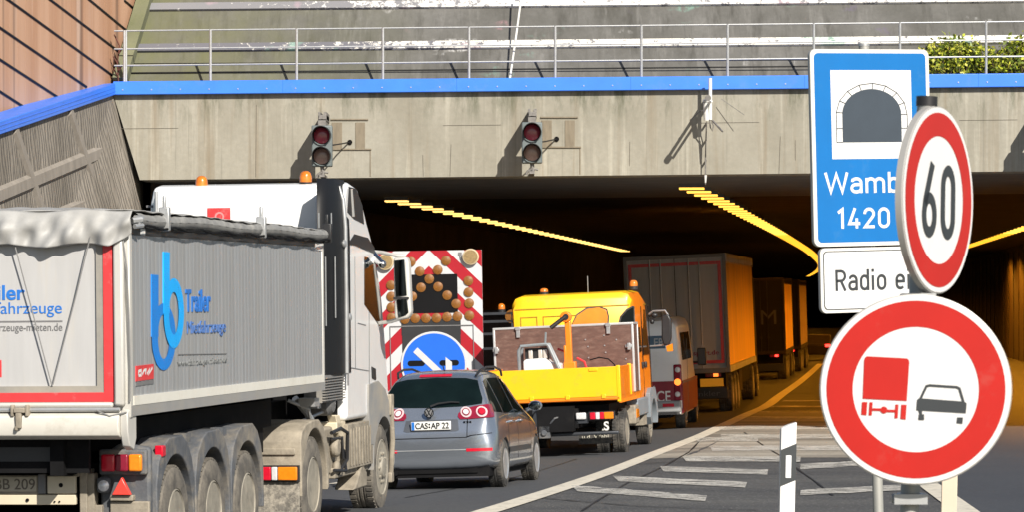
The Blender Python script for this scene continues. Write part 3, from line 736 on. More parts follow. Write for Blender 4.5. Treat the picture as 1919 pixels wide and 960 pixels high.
for k, c in enumerate(((.12,.17,.012),(.34,.38,.03),(.45,.44,.05))):
    lv[k].build('foliage', mat('leaf_green_%d' % k, c, .5, var=.35, scale=9), shr, smooth=0, fix=False)

# ---- signal heads
M_sig = mat('grey_green_signal_housing', (.13,.155,.16), .5, var=.1)
M_lensr = mat('unlit_red_lens', (.42,.05,.085), .2, var=.12, scale=40, coat=.4)
M_lensb = mat('unlit_pale_lens', (.4,.26,.22), .2, var=.12, scale=40, coat=.4)
M_rust = mat('weathered_bracket', (.2,.19,.18), .6, .3, var=.4, scale=14)
def signal(px, top, label):
    d = 61.95; c = W(px, top+38, d); wth = .2
    s = thing('traffic_light', label, 'traffic light', c, group='tunnel closure signals on the portal beam')
    mb = MB(); mb.box(-wth, wth, 0, .24, -.4, .4); mb.build('housing', M_sig, s, bevel=.025)
    for zz, ml in ((.2,M_lensr),(-.2,M_lensb)):
        mb = MB(); mb.lathe([(-.012,.001),(-.02,.1),(.0,.155)], (0,-.005,zz), 'y', 24); mb.build('lens', ml, s)
        mb = MB(); n = 20; prof = []
        for r in (.175,.165):
            for j in range(n+1):
                q = R(-38+256*j/n); prof.append((r*math.cos(q), r*math.sin(q), j))
        v = []; 
        for (x, z, j) in prof:
            tt = j/n; dep = .1+.3*math.sin(math.pi*tt)**.7; v += [(x, 0, zz+z), (x, -dep, zz+z)]
        k = n+1
        for bse in (0, k):
            mb.add(v[2*bse:2*bse+2*k], [(2*i,2*i+1,2*i+3,2*i+2) for i in range(n)])
        mb.add([v[2*i+1] for i in range(k)]+[v[2*(k+i)+1] for i in range(k)], [(i,i+1,k+i+1,k+i) for i in range(n)])
        mb.build('visor', M_sigv, s, fix=False)
        mb = MB(); mb.lathe([(0,.165),(-.03,.178),(-.035,.185),(0,.19)], (0,0,zz), 'y', 28); mb.build('lens_rim', M_sig, s)
    mb = MB(); mb.box(-.075,.075,.02,1.04,.4,.5); mb.box(-.075,-.03,.05,1.04,.5,.66); mb.box(.03,.09,.05,1.04,.5,.66); mb.box(-.06,.09,.02,.9,.52,.6)
    mb.cyl((0,.1,-.4),(.02,.12,-.56),.04); mb.box(-.05,.05,.05,1.04,-.6,-.55); mb.tube([(0,.1,-.5),(-.09,.1,-.56),(-.11,.1,-.62)],.025); mb.tube([(.02,.1,-.5),(.12,.1,-.52)],.02)
    mb.build('bracket', M_rust, s)
    mb = MB(); mb.tube([(.18,.12,.02),(.27,.3,.04),(.36,.75,.08),(.48,1.05,.12)], .014); mb.build('supply_cable', M_plainblk, s)
    mb = MB(); mb.lathe([(-.012,.05),(-.012,.035),(0,.03),(.01,.001)], (.49,1.04,.12), 'y', 14); mb.build('cable_gland', M_black, s)
M_sigv = mat('black_visor', (.018,.018,.02), .55)
signal(603, 235, 'left of the two grey two-lamp signals on the concrete beam, above the white truck cab')
signal(997, 229, 'right of the two grey two-lamp signals on the concrete beam, over the yellow truck')
signal(1962, 222, 'grey two-lamp signal on the concrete beam just beyond the right picture edge')

# ---- aerial on the beam
ant = thing('antenna', 'white pole aerial with boom and dangling cable on the concrete beam', 'antenna', W(1328,180,62.9))
o = W(1328,180,62.9); M_wp = mat('white_tube', (.66,.66,.64), .45, var=.08)
def A(x, y, d): return W(x,y,d)-o
mb = MB(); mb.cyl(A(1331,146,62.6), A(1331,224,62.6), .036, n=10); mb.cyl(A(1331,180,62.6), A(1329,180,62.95), .03); mb.build('mast', M_wp, ant)
mb = MB(); mb.cyl(A(1322,192,62.55), A(1324,225,62.6), .05, n=12); mb.cyl(A(1318,188,62.5), A(1334,190,62.6), .03); mb.build('insulator', M_wp, ant)
mb = MB(); mb.cyl(A(1326,181,62.9), A(1325,183,61.5), .03); mb.cyl(A(1331,190,62.9), A(1329,192,61.65), .026); mb.cyl(A(1327,183,61.55), A(1327,183,61.45), .06); mb.build('boom', M_rust, ant)
mb = MB(); mb.tube([A(1336,226,62.5), A(1354,246,62.2)], .02); mb.tube([A(1316,205,62.9), A(1296,222,62.5)], .008); mb.tube([A(1352,185,62.8), A(1395,215,62.6)], .006); mb.build('dipole', M_rust, ant)
mb = MB(); mb.tube([A(1333,222,62.6), A(1337,236,62.6), A(1335,245,62.6), A(1331,238,62.6), A(1330,222,62.6)], .012)
mb.tube([A(1324,228,62.6), A(1323,262,62.84), A(1322,300,62.84), A(1322,345,62.84)], .013); mb.build('aerial_cable', M_rust, ant)
mb = MB()
for y in (232, 263, 301): mb.cyl(A(1323,y,62.84), A(1323,y,62.97), .02)
mb.build('standoff', M_rust, ant)
mb = MB(); mb.cyl(A(1322,328,62.84), A(1322,342,62.84), .03, .015); mb.build('cable_end', M_wp, ant)

# ---- sodium lamps under the roof
M_sod = mat('sodium_tube', (.8,.5,.1), .4, emit=1.7, ecol=(1,.52,.07))
M_sodl = mat('weak_sodium_tube', (.8,.5,.1), .4, emit=1.6, ecol=(1,.6,.16))
mb = MB(); mb.box(-.27,.27,-.2,.2,.0,.09); mb.m = 1            # housing, with a glowing skirt open at the bottom
for a in ((-.26,.26,-.19,-.18),(-.26,.26,.18,.19),(-.26,-.25,-.18,.18),(.25,.26,-.18,.18)): mb.box(*a,-.035,.0)
proto = mb.build('tunnel_lamp', [M_soffit, M_sod], smooth=0)
M_sodf = mat('far_sodium_tube', (.8,.4,.05), .4, emit=1.25, ecol=(1,.45,.03))
fmesh = proto.data.copy(); fmesh.materials[1] = M_sodf
lmesh = proto.data.copy(); lmesh.materials[1] = M_sodl
sp = bpy.data.lights.new('lamp_light', 'SPOT'); sp.energy = 210; sp.color = (1,.36,.02); sp.spot_size = R(165); sp.spot_blend = .3; sp.shadow_soft_size = .012
sp2 = sp.copy(); sp2.energy = 1700
def lamp(x, y, first, label, group, weak=False, lit=False):
    o = proto if first else proto.copy()
    if weak: o.data = lmesh
    elif y > 125: o.data = fmesh
    if not first: COL.objects.link(o)
    o.location = (x, y, ceil_z(x)-.13); o.rotation_euler = (0,0,-math.atan(.1)); tag(o, label, 'tunnel lamp', group)
    if lit:                          # the lamp's own light, inside its skirt
        l = bpy.data.objects.new('lamp_light', sp2 if group == GR[2] else sp); COL.objects.link(l); l.parent = o; l.location = (0,0,-.017)
LB = ['glowing yellow sodium lamp in the long middle row that bends away under the tunnel roof',
      'glowing yellow sodium lamp in the left row, above the arrow board and yellow cab',
      'glowing yellow sodium lamp in the right row, beyond the round speed sign']
GR = ['middle row of tunnel lamps', 'left row of tunnel lamps', 'right row of tunnel lamps']
ys = [68+2.4*i for i in range(90)]; y = ys[-1]
while y < 470: y += 7; ys.append(y)
for i, y in enumerate(ys): lamp(XR(y)+.6, y, i == 0, LB[0], GR[0], lit=(i % 3 == 1 and 8 < i < 90) or (i >= 90 and i % 2 == 0))
for i in range(40): y = 75+2.4*i; lamp(-2.7+(y-75)*(8.3/90), y, False, LB[1], GR[1], True)
for i in range(48): y = 74.4+2.4*i; lamp(18.5+.1*(y-115.6), y, False, LB[2], GR[2], lit=i % 4 == 1)
# ================================================================== TIPPER SEMITRAILER
class Frame:                          # a vehicle's own axes: x right, y forward, z up, origin on the road below the middle of its rear
    def __init__(s, x, y, th, z): s.o = Vector((x,y,z)); s.th = th; s.c, s.s = math.cos(th), math.sin(th)
    def loc(s, p): dx, dy = p.x-s.o.x, p.y-s.o.y; return Vector((dx*s.c-dy*s.s, dx*s.s+dy*s.c, p.z-s.o.z))
    def side(s, px, py, xs):          # picture point -> (y, z) on the plane x = xs
        k = (px-CX)/FPX; ox, oy = s.o.x+xs*s.c, s.o.y-xs*s.s
        t = (k*oy-ox)/(s.s-k*s.c); d = oy+t*s.c
        return t, CAMZ+(HY-py)/FPX*d-s.o.z
    def back(s, px, py, ys=0.):       # picture point -> (x, z) on the plane y = ys
        k = (px-CX)/FPX; ox, oy = s.o.x+ys*s.s, s.o.y+ys*s.c
        t = (k*oy-ox)/(s.c+k*s.s); d = oy-t*s.s
        return t, CAMZ+(HY-py)/FPX*d-s.o.z
def place_frame(right_x, d, th, half):
    ox, oy = right_x-half*math.cos(th), d+half*math.sin(th)
    return Frame(ox, oy, th, 0)
THT = math.atan(.165)
F = place_frame(-3.22, 27.14, THT, 1.275); F.o.z = -.045
ROLL = .01
def zr(x): return x*ROLL              # what the bank adds to a height seen at x
T = thing('tipper_trailer', 'grey aluminium tipper trailer with blue double-b logo and rolled grey tarpaulin', 'semi-trailer', F.o, THT, 0, ROLL)
def S(px, py, xs=1.275): y, z = F.side(px, py, xs); y, z = F.side(px, py, xs-z*ROLL); return y, z-zr(xs)
def B(px, py, ys=0.): x, z = F.back(px, py, ys); return x+z*ROLL, z-zr(x)
L_T = 7.46; ZB, ZT = 1.5, 3.06
mb = MB()                             # tub: side with upright ribs
n = 58; pr = []
for i in range(n):
    a = .06+(L_T-.12)*i/n; w = (L_T-.12)/n; pr += [(1.2712,a),(1.275,a+w*.25),(1.275,a+w*.75),(1.2712,a+w)]
pr += [(1.2,L_T-.06),(1.2,.06)]
mb.prism(pr, 'z', ZB+.1, ZT-.02); mb.build('side_sheet', M_alu, T, smooth=0)
mb = MB(); mb.box(-1.275,-1.2,.06,L_T-.06,ZB+.1,ZT-.02); mb.box(-1.2,1.2,L_T-.1,L_T-.04,ZB,ZT); mb.box(-1.2,1.2,.1,L_T-.1,ZB+.05,ZB+.12); mb.build('tub_inner', M_alu, T, smooth=0)
mb = MB(); mb.box(1.2,1.283,-.01,.075,ZB-.02,ZT+.03); mb.build('corner_post', M_alulight, T, bevel=.012)
mb = MB(); mb.box(1.2,1.283,L_T-.075,L_T,ZB+.02,ZT+.03); mb.box(-1.283,-1.2,L_T-.075,L_T,ZB+.02,ZT+.03); mb.build('corner_post', M_alulight, T, bevel=.012)
mb = MB(); mb.box(-1.283,-1.2,-.01,.075,ZB-.02,ZT+.03); mb.build('corner_post', M_alulight, T, bevel=.012)
mb = MB(); mb.box(1.19,1.289,.075,L_T-.075,ZB+.085,ZB+.165); mb.build('light_stripe', mat('pale_stripe', (.66,.65,.6), .5, var=.06, dirt=(.4,.37,.3), dirtamt=.3), T)
mb = MB(); mb.prism([(1.1,ZB-.01),(1.284,ZB-.005),(1.286,ZB+.083),(1.1,ZB+.083)], 'y', .0, L_T-.01); mb.build('bottom_rail', mat('grey_rail', (.33,.33,.33), .5, .2, dirt=(.3,.28,.24), dirtamt=.5), T)
mb = MB(); mb.box(1.18,1.28,.0,L_T-.02,ZT-.02,ZT+.1); mb.box(-1.28,-1.18,.0,L_T-.02,ZT-.02,ZT+.1); mb.build('top_rail', M_blackp, T)
# rolled tarpaulin along the top edge, its straps, the flap over the back
mb = MB()
def roll_pt(u, v):
    y = .12+(L_T-.1)*u; q = 2*math.pi*v; r = .052+.004*math.sin(y*9)+.003*math.sin(y*23+v*9)
    return (1.285+r*1.05*math.cos(q), y, ZT+.115-.01*math.sin(y*2.1)+r*1.15*math.sin(q))
mb.grid(roll_pt, 90, 14); mb.build('tarpaulin_roll', mat('dirty_tarpaulin', (.23,.23,.225), .6, var=.25, scale=6, dirt=(.42,.41,.38), dirtamt=.35, dscale=4), T, fix=False)
mb = MB(); mb.tube([(1.35,.15+.18*i,ZT+.052+.012*math.sin(i*1.3)) for i in range(42)], .012, 5); mb.build('roll_cord', M_black, T)
for px in (300, 482, 606):
    y, z = S(px, 420); mb = MB(); mb.box(1.27,1.365,y-.03,y+.03,ZT+.03,ZT+.24); mb.box(1.3,1.33,y-.014,y+.014,ZT+.2,ZT+.34); mb.build('roll_stop', M_steel if px < 600 else M_blackp, T, bevel=.01)
mb = MB(); mb.tube([(1.3,.02,ZT+.1),(1.36,.08,ZT+.11),(1.34,.16,ZT+.12)],.028); mb.tube([(1.33,-.01,ZT+.05),(1.37,.1,ZT+.06)],.02); mb.cyl((1.3,.1,ZT+.1),(1.36,.1,ZT+.1),.05); mb.build('crank_joint', M_steel, T)
rnd = random.Random(11)
def flap(u, v):
    x = -1.3+2.62*u; xx = abs((x+.06) % .66-.33)/.33      # scallops between the tie points
    drop = .29+.015*xx; z = ZT+.19-drop*v*1.0; corner = max(0, (u-.93)/.07)
    w = .022*math.sin(x*13+v*2.4)+.018*math.sin(x*23-3*v+1)+.016*math.sin(x*7+v*7)+.012*math.sin(x*41+v*5)
    y = -.03-.075*math.sin(v*1.9)**.7*(1-.3*corner)+w*min(1,v*1.8)
    z += .012*math.sin(x*9)+(.11*corner*v)
    return (x, y, z-ZR0*0)
ZR0 = 0
mb = MB(); mb.grid(flap, 150, 22)
mb.grid(lambda u, v: (-1.3+2.62*u, -.03+v*(L_T), ZT+.19+.07*math.sin(math.pi*u)*min(1,v*6)+.012*math.sin(u*30+v*40)*math.sin(v*55)-.03*v), 40, 60, True)
o = mb.build('tarpaulin', M_tarp, T, fix=False, smooth=180); sd = o.modifiers.new('thick', 'SOLIDIFY'); sd.thickness = .006
# rear door
xr0, xr1 = B(213,500)[0], B(196,500)[0]; zb = 1.655
mb = MB(); mb.box(-1.2,1.2,-.012,.05,1.56,ZT+.02); mb.build('rear_door', M_reardoor, T)
mb = MB(); e = xr1-.035
for x in (e, -e): mb.box(x-.03,x+.03,-.04,-.012,1.72,ZT)
mb.box(-e-.03,e+.03,-.0415,-.012,1.70,1.755); mb.build('door_frame', mat('door_frame_grey', (.25,.24,.22), .6, dirt=(.34,.31,.26), dirtamt=.6), T)
mb = MB()
for s in (1,-1): mb.box(min(s*xr0,s*xr1), max(s*xr0,s*xr1), -.05, -.012, 1.62, ZT-.02)
mb.box(-xr1,xr1,-.0508,-.012,1.622,1.70); mb.build('red_tape', M_red, T)
mb = MB()
for s in (1,-1): 
    a, b = s*(xr0+.012), s*(xr0+.1); mb.box(min(a,b), max(a,b), -.075, .0, 1.585, ZT+.0)
mb.box(-xr0,xr0,-.07,-.012,1.57,1.618); mb.build('door_border', M_alulight, T, bevel=.02)
mb = MB(); mb.cyl((-1.2,-.06,1.555),(1.2,-.06,1.555),.018); mb.build('hinge_bar', M_steel, T)
for x0 in (B(44,760)[0], B(44,760)[0]-1.35):
    mb = MB(); mb.box(x0-.08,x0-.05,-.12,-.03,1.5,1.6); mb.box(x0+.05,x0+.08,-.12,-.03,1.5,1.6); mb.box(x0-.05,x0+.05,-.13,-.08,1.53,1.575); mb.box(x0-.03,x0+.02,-.14,-.08,1.4,1.53); mb.box(x0-.04,x0-.01,-.14,-.1,1.38,1.42); mb.build('door_catch', M_dust2, T, bevel=.008)
mb = MB(); mb.prism([(-.02,1.54),(-.1,1.5),(-.115,1.42),(-.09,1.335),(0,1.3),(.3,1.3),(.3,1.54)], 'x', -1.2, 1.2); mb.build('rear_sill', mat('scuffed_white_sill', (.6,.58,.53), .5, var=.08, dirt=(.33,.3,.25), dirtamt=.45, dscale=3), T, bevel=.01)
mb = MB(); mb.prism([(.0,1.56),(-.06,1.52),(-.06,1.36),(.0,1.24),(.12,1.2),(.2,1.3),(.2,1.56)], 'x', 1.2, 1.27); mb.build('sill_bracket', M_alulight, T, bevel=.01)
mb = MB(); mb.tube([(1.24,-.06,3.0),(1.27,-.05,2.75),(1.285,-.05,2.3),(1.29,-.04,1.9),(1.28,-.03,1.62)], .009, 6); mb.tube([(1.0,-.08,1.55),(1.12,-.1,1.5),(1.26,-.06,1.53)], .008, 6); mb.build('side_cord', M_cord, T)
mb = MB()
for a, b in (((30,447),(101,722)),((176,447),(103,722)),((-190,452),(-90,728)),((-40,452),(-88,728))):
    x0, z0 = B(*a); x1, z1 = B(*b); mb.tube([(x0,-.1,z0+.02),(x0*.6+x1*.4,-.075,z0*.6+z1*.4),(x1,-.06,z1)], .006, 6)
mb.build('tie_cord', M_cord, T)
def rtext(s, px0, px1, py0, py1, m, bold=0., name='lettering'):
    mb = MB(); x0, z1 = B(px0,py0); x1, z0 = B(px1,py1); text(mb, s, (x0,-.0135,z0), (1,0,0), (0,0,1), x1-x0, z1-z0, bold); mb.build(name, m, T, smooth=0)
rtext('Trailer', -62, 48, 536, 563, M_blue, .02)
rtext('Mietfahrzeuge', -62, 117, 568, 595, M_blue)
rtext('www.fahrzeuge-mieten.de', -62, 118, 608, 625, M_greytxt)
mb = MB(); x0, z1 = B(-62,603); x1, z0 = B(118,604.6); mb.box(x0,x1,-.014,-.0125,z0,z1); mb.build('lettering_rule', M_greytxt, T, smooth=0)
x0, z1 = B(-20,676); x1, z0 = B(4,708); mb = MB(); mb.box(x0,x1,-.0145,-.0125,z0,z1); mb.build('red_sticker', M_red, T)
# side lettering
XS = 1.279
def sface(mb, pts, off=0.): mb.prism([S(*p) for p in pts], 'x', XS-.006, XS+.002+off)
def ring_b(stem, bowl_c, ro, ri, m, off):
    mb = MB(); (x0, x1, yt) = stem; cx, cy = bowl_c; n = 40; v = []
    for i in range(n):
        q = 2*math.pi*i/n
        for rx, ry in ((ro[0],ro[1]),(ri[0],ri[1])):
            y, z = S(cx+rx*math.cos(q), cy+ry*math.sin(q)); v.append((y, z))
    mb.add([(XS+off,a,b) for a,b in v], [(2*i,2*i+1,(2*i+3) % (2*n),(2*i+2) % (2*n)) for i in range(n)])
    mb.prism([S(x0,yt),S(x1,yt+1),S(x1,cy),S(x0,cy)], 'x', XS-.006, XS+off+.0008)
    return mb.build('logo_letter', m, T, smooth=0)
ring_b((283,295.5,515), (305.5,632), (22.5,63), (11,42), M_blue3, .003)
ring_b((305,316,472), (324,588), (19,66), (9,40), M_blue2, .0055)
def stext(s, px0, px1, pyt, pyb, m, bold=0.):
    y0, z0 = S(px0,pyb); y1, _ = S(px1,pyb); _, z1 = S(px0,pyt); mb = MB()
    text(mb, s, (XS+.001,y0,z0), (0,1,0), (0,0,1), y1-y0, z1-z0, bold); mb.build('lettering', m, T, smooth=0)
M_bluef = mat('faded_blue_lettering', (.07,.16,.42), .5, var=.2, scale=30)
M_faint = mat('faint_grey_lettering', (.2,.21,.215), .6, var=.1)
stext('Trailer', 347, 394, 543, 586, M_blue, .02); stext('Mietfahrzeuge', 350, 422, 603, 634, M_bluef)
stext('www.fahrzeuge-mieten.de', 332, 424, 676, 691, M_faint)
mb = MB(); sface(mb, [(333,664.5),(424,663),(424,664.3),(333,666.3)]); mb.build('lettering_rule', M_greytxt, T, smooth=0)
mb = MB(); sface(mb, [(254,687),(287,683),(287,711),(254,716)]); st = mb.build('red_sticker', M_red, T, smooth=0)
mb = MB()
for q in ([(258,705),(258,697),(263,695),(263,704),(258,705)], [(265,703),(268,695),(272,694),(271,703)], [(274,702),(279,692),(277,702),(284,690)]):
    pp = [S(*p) for p in q]; stroke(mb, pp, .025, XS+.004, P=lambda a, b, c: (c, a, b))
mb.build('sticker_mark', M_white, st, smooth=0)
mb = MB(); sface(mb, [(254,718),(287,713),(287,720),(254,725)]); mb.build('grey_sticker', M_greytxt, T, smooth=0)
mb = MB(); sface(mb, [(262,428),(271,428),(271,441),(262,440)]); sface(mb, [(590,455),(604,456),(604,470),(590,469)]); mb.build('white_sticker', M_white, T, smooth=0)
# chassis
mb = MB()
for x in (-.62,.5): mb.box(x,x+.12,.2,L_T+1,.98,1.36)
mb.box(-1.15,.82,.28,.34,1.0,1.3); mb.box(-.95,.8,.8,5.6,.75,1.05); mb.box(-1.1,1.0,.9,L_T-1.3,1.16,1.44)  # solid black boxes added to block light under the tub
mb.box(-.2,.95,5.2,6.0,.9,1.42)
mb.build('chassis', M_black, T, smooth=0)
mb = MB(); x0, z1 = B(-250,840,.28); x1, z0 = B(100,866,.28); mb.box(x0,x1,.268,.285,z0,z1); mb.build('name_panel', mat('dark_grey_panel', (.03,.031,.034), .5), T)
WY = (1.49, 2.8, 4.11)
for y in WY:
    for s in (1,-1): wheel(T, s*1.075, y, .5, .5, .37, s, 'truck', M_rubberd)
    mb = MB(); mb.cyl((-.95,y,.5),(.95,y,.5),.07); mb.build('axle', M_black, T)
for i, y in enumerate(WY):
    for s in (1,-1):
        mb = MB()
        prof = [(-.625,.42),(-.64,.85),(-.56,1.07),(-.38,1.2),(-.22,1.255),(.22,1.265),(.40,1.19),(.54,1.05),(.63,.85),(.645,.42)]
        fender(mb, y, .5, .6, prof, min(s*.78,s*1.262), max(s*.78,s*1.262), .42); mb.build('mudguard', M_dusty, T, bevel=.035, seg=3)
for q in (2.07, 3.38):
    mb = MB(); mb.prism([(q,1.18),(q,1.26),(q+.15,1.26),(q+.15,1.18)], 'x', .8, 1.2); mb.build('mudguard_link', M_dusty, T)
x0, z1 = 1.263, 1.19
mb = MB(); a, b = S(306,823,1.27), S(317,838,1.27); mb.box(1.2,1.275,1.0,1.11,1.1,1.2); mb.build('side_marker', M_lampred, T, bevel=.01)
YL = .62                               # lamp plane
mb = MB(); mb.prism([(1.25,.35),(1.25,1.2),(.98,1.24),(.8,1.12),(.8,.35)], 'y', YL+.06, YL+.16); mb.build('mudguard_apron', M_dusty, T, bevel=.03)
mb = MB(); x0, _ = B(186,860,YL); x1, _ = B(276,860,YL); zt = B(270,843,YL)[1]; zb = B(270,891,YL)[1]
mb.box(x0,x1,YL-.02,YL+.05,zb,zt); lh = mb.build('lamp_housing', M_dusty, T, bevel=.02)
for pa, pb, mm in ((193,219,M_lampred),(219.5,244,M_lampdark),(244.5,269,M_lampor)):
    mb = MB(); mb.box(B(pa,860,YL)[0], B(pb,860,YL)[0], YL-.075, YL-.02, B(240,884,YL)[1], B(240,852,YL)[1]); mb.build('lamp_lens', mm, lh, bevel=.018, seg=3)
mb = MB(); mb.box(B(183,910,YL)[0], B(209,910,YL)[0], YL-.05, YL+.02, B(200,925,YL)[1], B(200,895,YL)[1]); fl = mb.build('fog_lamp', M_dusty, T, bevel=.03)
mb = MB(); c = B(197,911,YL); mb.lathe([(-.07,.001),(-.065,.03),(-.05,.05)], (c[0],YL,c[1]), 'y', 16); mb.build('lamp_lens', M_lampwh, fl)
mb = MB(); q = [B(213,928,YL), B(248,928,YL), B(231,895,YL)]; mb.prism(q, 'y', YL-.06, YL+.0); mb.build('triangle_reflector', mat('red_reflector', (.75,.06,.045), .25, var=.1, scale=40), T, bevel=.006)
mb = MB(); mb.box(B(207,932,YL)[0], B(250,932,YL)[0], YL-.02, YL+.1, B(230,940,YL)[1], B(230,929,YL)[1]); mb.box(B(205,960,YL)[0], 1.25, YL+.02, YL+.07, .25, B(230,941,YL)[1]); mb.build('spray_flap', M_dust2, T, bevel=.01)
mb = MB(); mb.box(B(152,900,YL)[0], B(166,900,YL)[0], YL-.05, YL+.3, .35, B(160,881,YL)[1]); mb.box(B(164,900,YL)[0], B(178,900,YL)[0], YL-.02, YL+.1, .6, B(160,888,YL)[1]); mb.box(B(168,900,YL)[0], B(190,900,YL)[0], YL, YL+.1, .5, .7); mb.tube([(B(140,895,YL)[0],YL-.03,B(140,893,YL)[1]),(B(152,890,YL)[0],YL-.05,B(152,889,YL)[1])],.02); mb.build('lamp_bracket', M_dust2, T, bevel=.01)
M_cream = mat('cream_board', (.6,.53,.4), .6, var=.08, dirt=(.4,.34,.25), dirtamt=.4)
YP = .55
def pbox(px0, px1, py0, py1, m, name, t0=-.03, t1=.02, par=None):
    mb = MB(); x0, z1 = B(px0,py0,YP); x1, z0 = B(px1,py1,YP); mb.box(x0, x1, YP+t0, YP+t1, z0, z1); return mb.build(name, m, par or T, bevel=.006)
pbox(-300, 74, 892, 927, M_dust2, 'plate_holder'); pl = pbox(-52, 71, 894, 922, M_plated, 'number_plate', -.038, .0)
mb = MB(); x0, z0 = B(-38,918,YP); x1, z1 = B(68,898,YP); text(mb, 'IZ BB 209', (x0,YP-.0395,z0), (1,0,0), (0,0,1), x1-x0, z1-z0, 0.); mb.build('plate_letters', mat('worn_plate_letters', (.12,.1,.08), .6), pl, smooth=0)
pbox(74, 88, 889, 926, M_greytxt, 'plate_lamp', -.05, .02); ub = pbox(90, 143, 893, 926, M_cream, 'underrun_board')
pbox(-300, 143, 928, 947, M_cream, 'underrun_bar', -.02, .03)
mb = MB()
for px, py, r in ((116,910,.02),(53,938,.015),(104,941,.008),(113,941,.008)): c = B(px,py,YP); mb.cyl((c[0],YP-.032,c[1]),(c[0],YP+.0,c[1]),r,n=10)
mb.build('board_hole', M_black, ub)
mb = MB(); mb.cyl((.55,5.35,.2),(.55,5.35,1.0),.05); mb.box(.45,.65,5.2,5.5,.2,.24); mb.build('landing_leg', M_black, T)
mb = MB(); mb.cyl((-.55,5.35,.2),(-.55,5.35,1.0),.05); mb.box(-.65,-.45,5.2,5.5,.2,.24); mb.build('landing_leg', M_black, T)

# ================================================================== TRACTOR UNIT
YD = 6.92
o = F.o+Vector((F.s*YD, F.c*YD, 0)); o.z = -.055
T2 = thing('tractor_unit', 'white high-roof tractor unit with black side fairings and two amber beacons', 'truck', o, THT, 0, ROLL)
o = F.o+Vector((F.s*(YD+.12), F.c*(YD+.12), 0)); F2 = Frame(o.x, o.y, THT, o.z)
o = o.copy(); o.z = -.055; T2.location = o
def S2(px, py, xs=1.245): y, z = F2.side(px, py, xs); y, z = F2.side(px, py, xs-z*ROLL); return y, z-zr(xs)
def B2(px, py, ys): x, z = F2.back(px, py, ys); return x+z*ROLL, z-zr(x)
prof = [(1.72,1.12),(1.72,3.62)]+[(1.78,3.78),(2.0,3.81)]+[S2(*p) for p in ((672,350),(683,385),(690,415),(697,440),(703,470),(712,515),(718,560),(723,620),(728,690),(731,745))]
prof += [(prof[-1][0]+.02,1.12)]
mb = MB(); mb.prism(prof, 'x', -1.235, 1.235); mb.v = [(-1.0 if (x < 0 and z > 3.2) else x, y, z) for x,y,z in mb.v]; cab = mb.build('cab', M_white, T2, bevel=.06, seg=4)
mb = MB(); mb.box(-1.05,1.06,1.69,1.735,3.55,3.575); mb.box(-.9,-.885,1.69,1.735,2.2,3.5); mb.build('roof_seam', M_greytxt, T2)
mb = MB(); mb.box(-.95,1.02,1.55,1.73,3.1,3.7); mb.build('roof_rear_panel', M_white, T2, bevel=.1, seg=4)
mb = MB(); mb.box(-1.2,1.13,1.69,1.716,1.06,1.9); mb.build('cab_rear_shield', M_black, T2)
mb = MB(); mb.cyl((-.88,1.5,3.35),(-.88,1.5,3.72),.02); mb.build('aerial', M_steel, T2)
x0, z1 = B2(389,388,1.55); x1, z0 = B2(432,420,1.55); mb = MB(); mb.box(x0,x1,1.54,1.551,z0,z1); e = mb.build('red_emblem_plate', M_red, T2)
mb = MB(); c = B2(410,401,1.55); disc(mb, c[0]+.01, c[1]-.02, .055, 1.538, 20, .035); mb.build('emblem_ring', mat('pinkish_mark', (.6,.25,.25), .5), e, smooth=0)
# black side fairing
out = [(1.243,1.93),(1.25,1.5),(1.24,1.25),(1.2,1.03),(1.14,.91),(1.1,.9),(1.09,.95),(1.13,1.05),(1.16,1.2),(1.17,1.93)]
mb = MB(); nz = 10; rings = []
for i in range(nz+1):
    z = 1.66+(3.83-1.66)*i/nz; k = 0 if i < nz-2 else (.07, .2, .5)[i-nz+2]
    rings.append([(x-k*.12, 1.9-(1.9-y)*(1-.55*k), z) for x, y in out])
n = len(out); vs = [p for r in rings for p in r]
mb.add(vs, [(i*n+j, i*n+(j+1) % n, (i+1)*n+(j+1) % n, (i+1)*n+j) for i in range(nz) for j in range(n)]+[tuple(range(n))[::-1], tuple(range(nz*n,(nz+1)*n))])
fa = mb.build('side_fairing', mat('satin_black_fairing', (.009,.0095,.011), .5, var=.1, spec=.3), T2, smooth=60)
mb = MB(); mb.tube([(1.262,1.6,1.66),(1.265,1.6,2.6),(1.262,1.6,3.3),(1.24,1.6,3.6),(1.19,1.6,3.75)], .025, 10); mb.build('fairing_edge', M_steel, fa)
mb = MB()
for px, a, b in ((604,397,425),(615.5,397,428),(621,480,595),(610,480,610)):
    y, z1 = S2(px, a, 1.2); _, z0 = S2(px, b, 1.2); mb.tube([(1.245-.35*max(0,1.15-y)**1.7,y-.02,z0),(1.245-.35*max(0,1.15-y)**1.7,y-.02,z1)], .008, 6)
mb.build('fairing_slot', M_steel, fa)
out2 = [(-x,y) for x,y in out]; mb = MB(); mb.prism(out2, 'z', 1.66, 2.9); mb.build('side_fairing', MC['satin_black_fairing'], T2, bevel=.03)
mb = MB(); mb.box(1.0,1.2,.62,1.68,1.36,1.655)
for i in range(9): mb.box(1.2,1.235,.64,1.66,1.38+.03*i,1.394+.03*i)
mb.build('louvre_panel', mat('grey_louvre', (.2,.2,.2), .5, dirt=DUST, dirtamt=.4), T2)
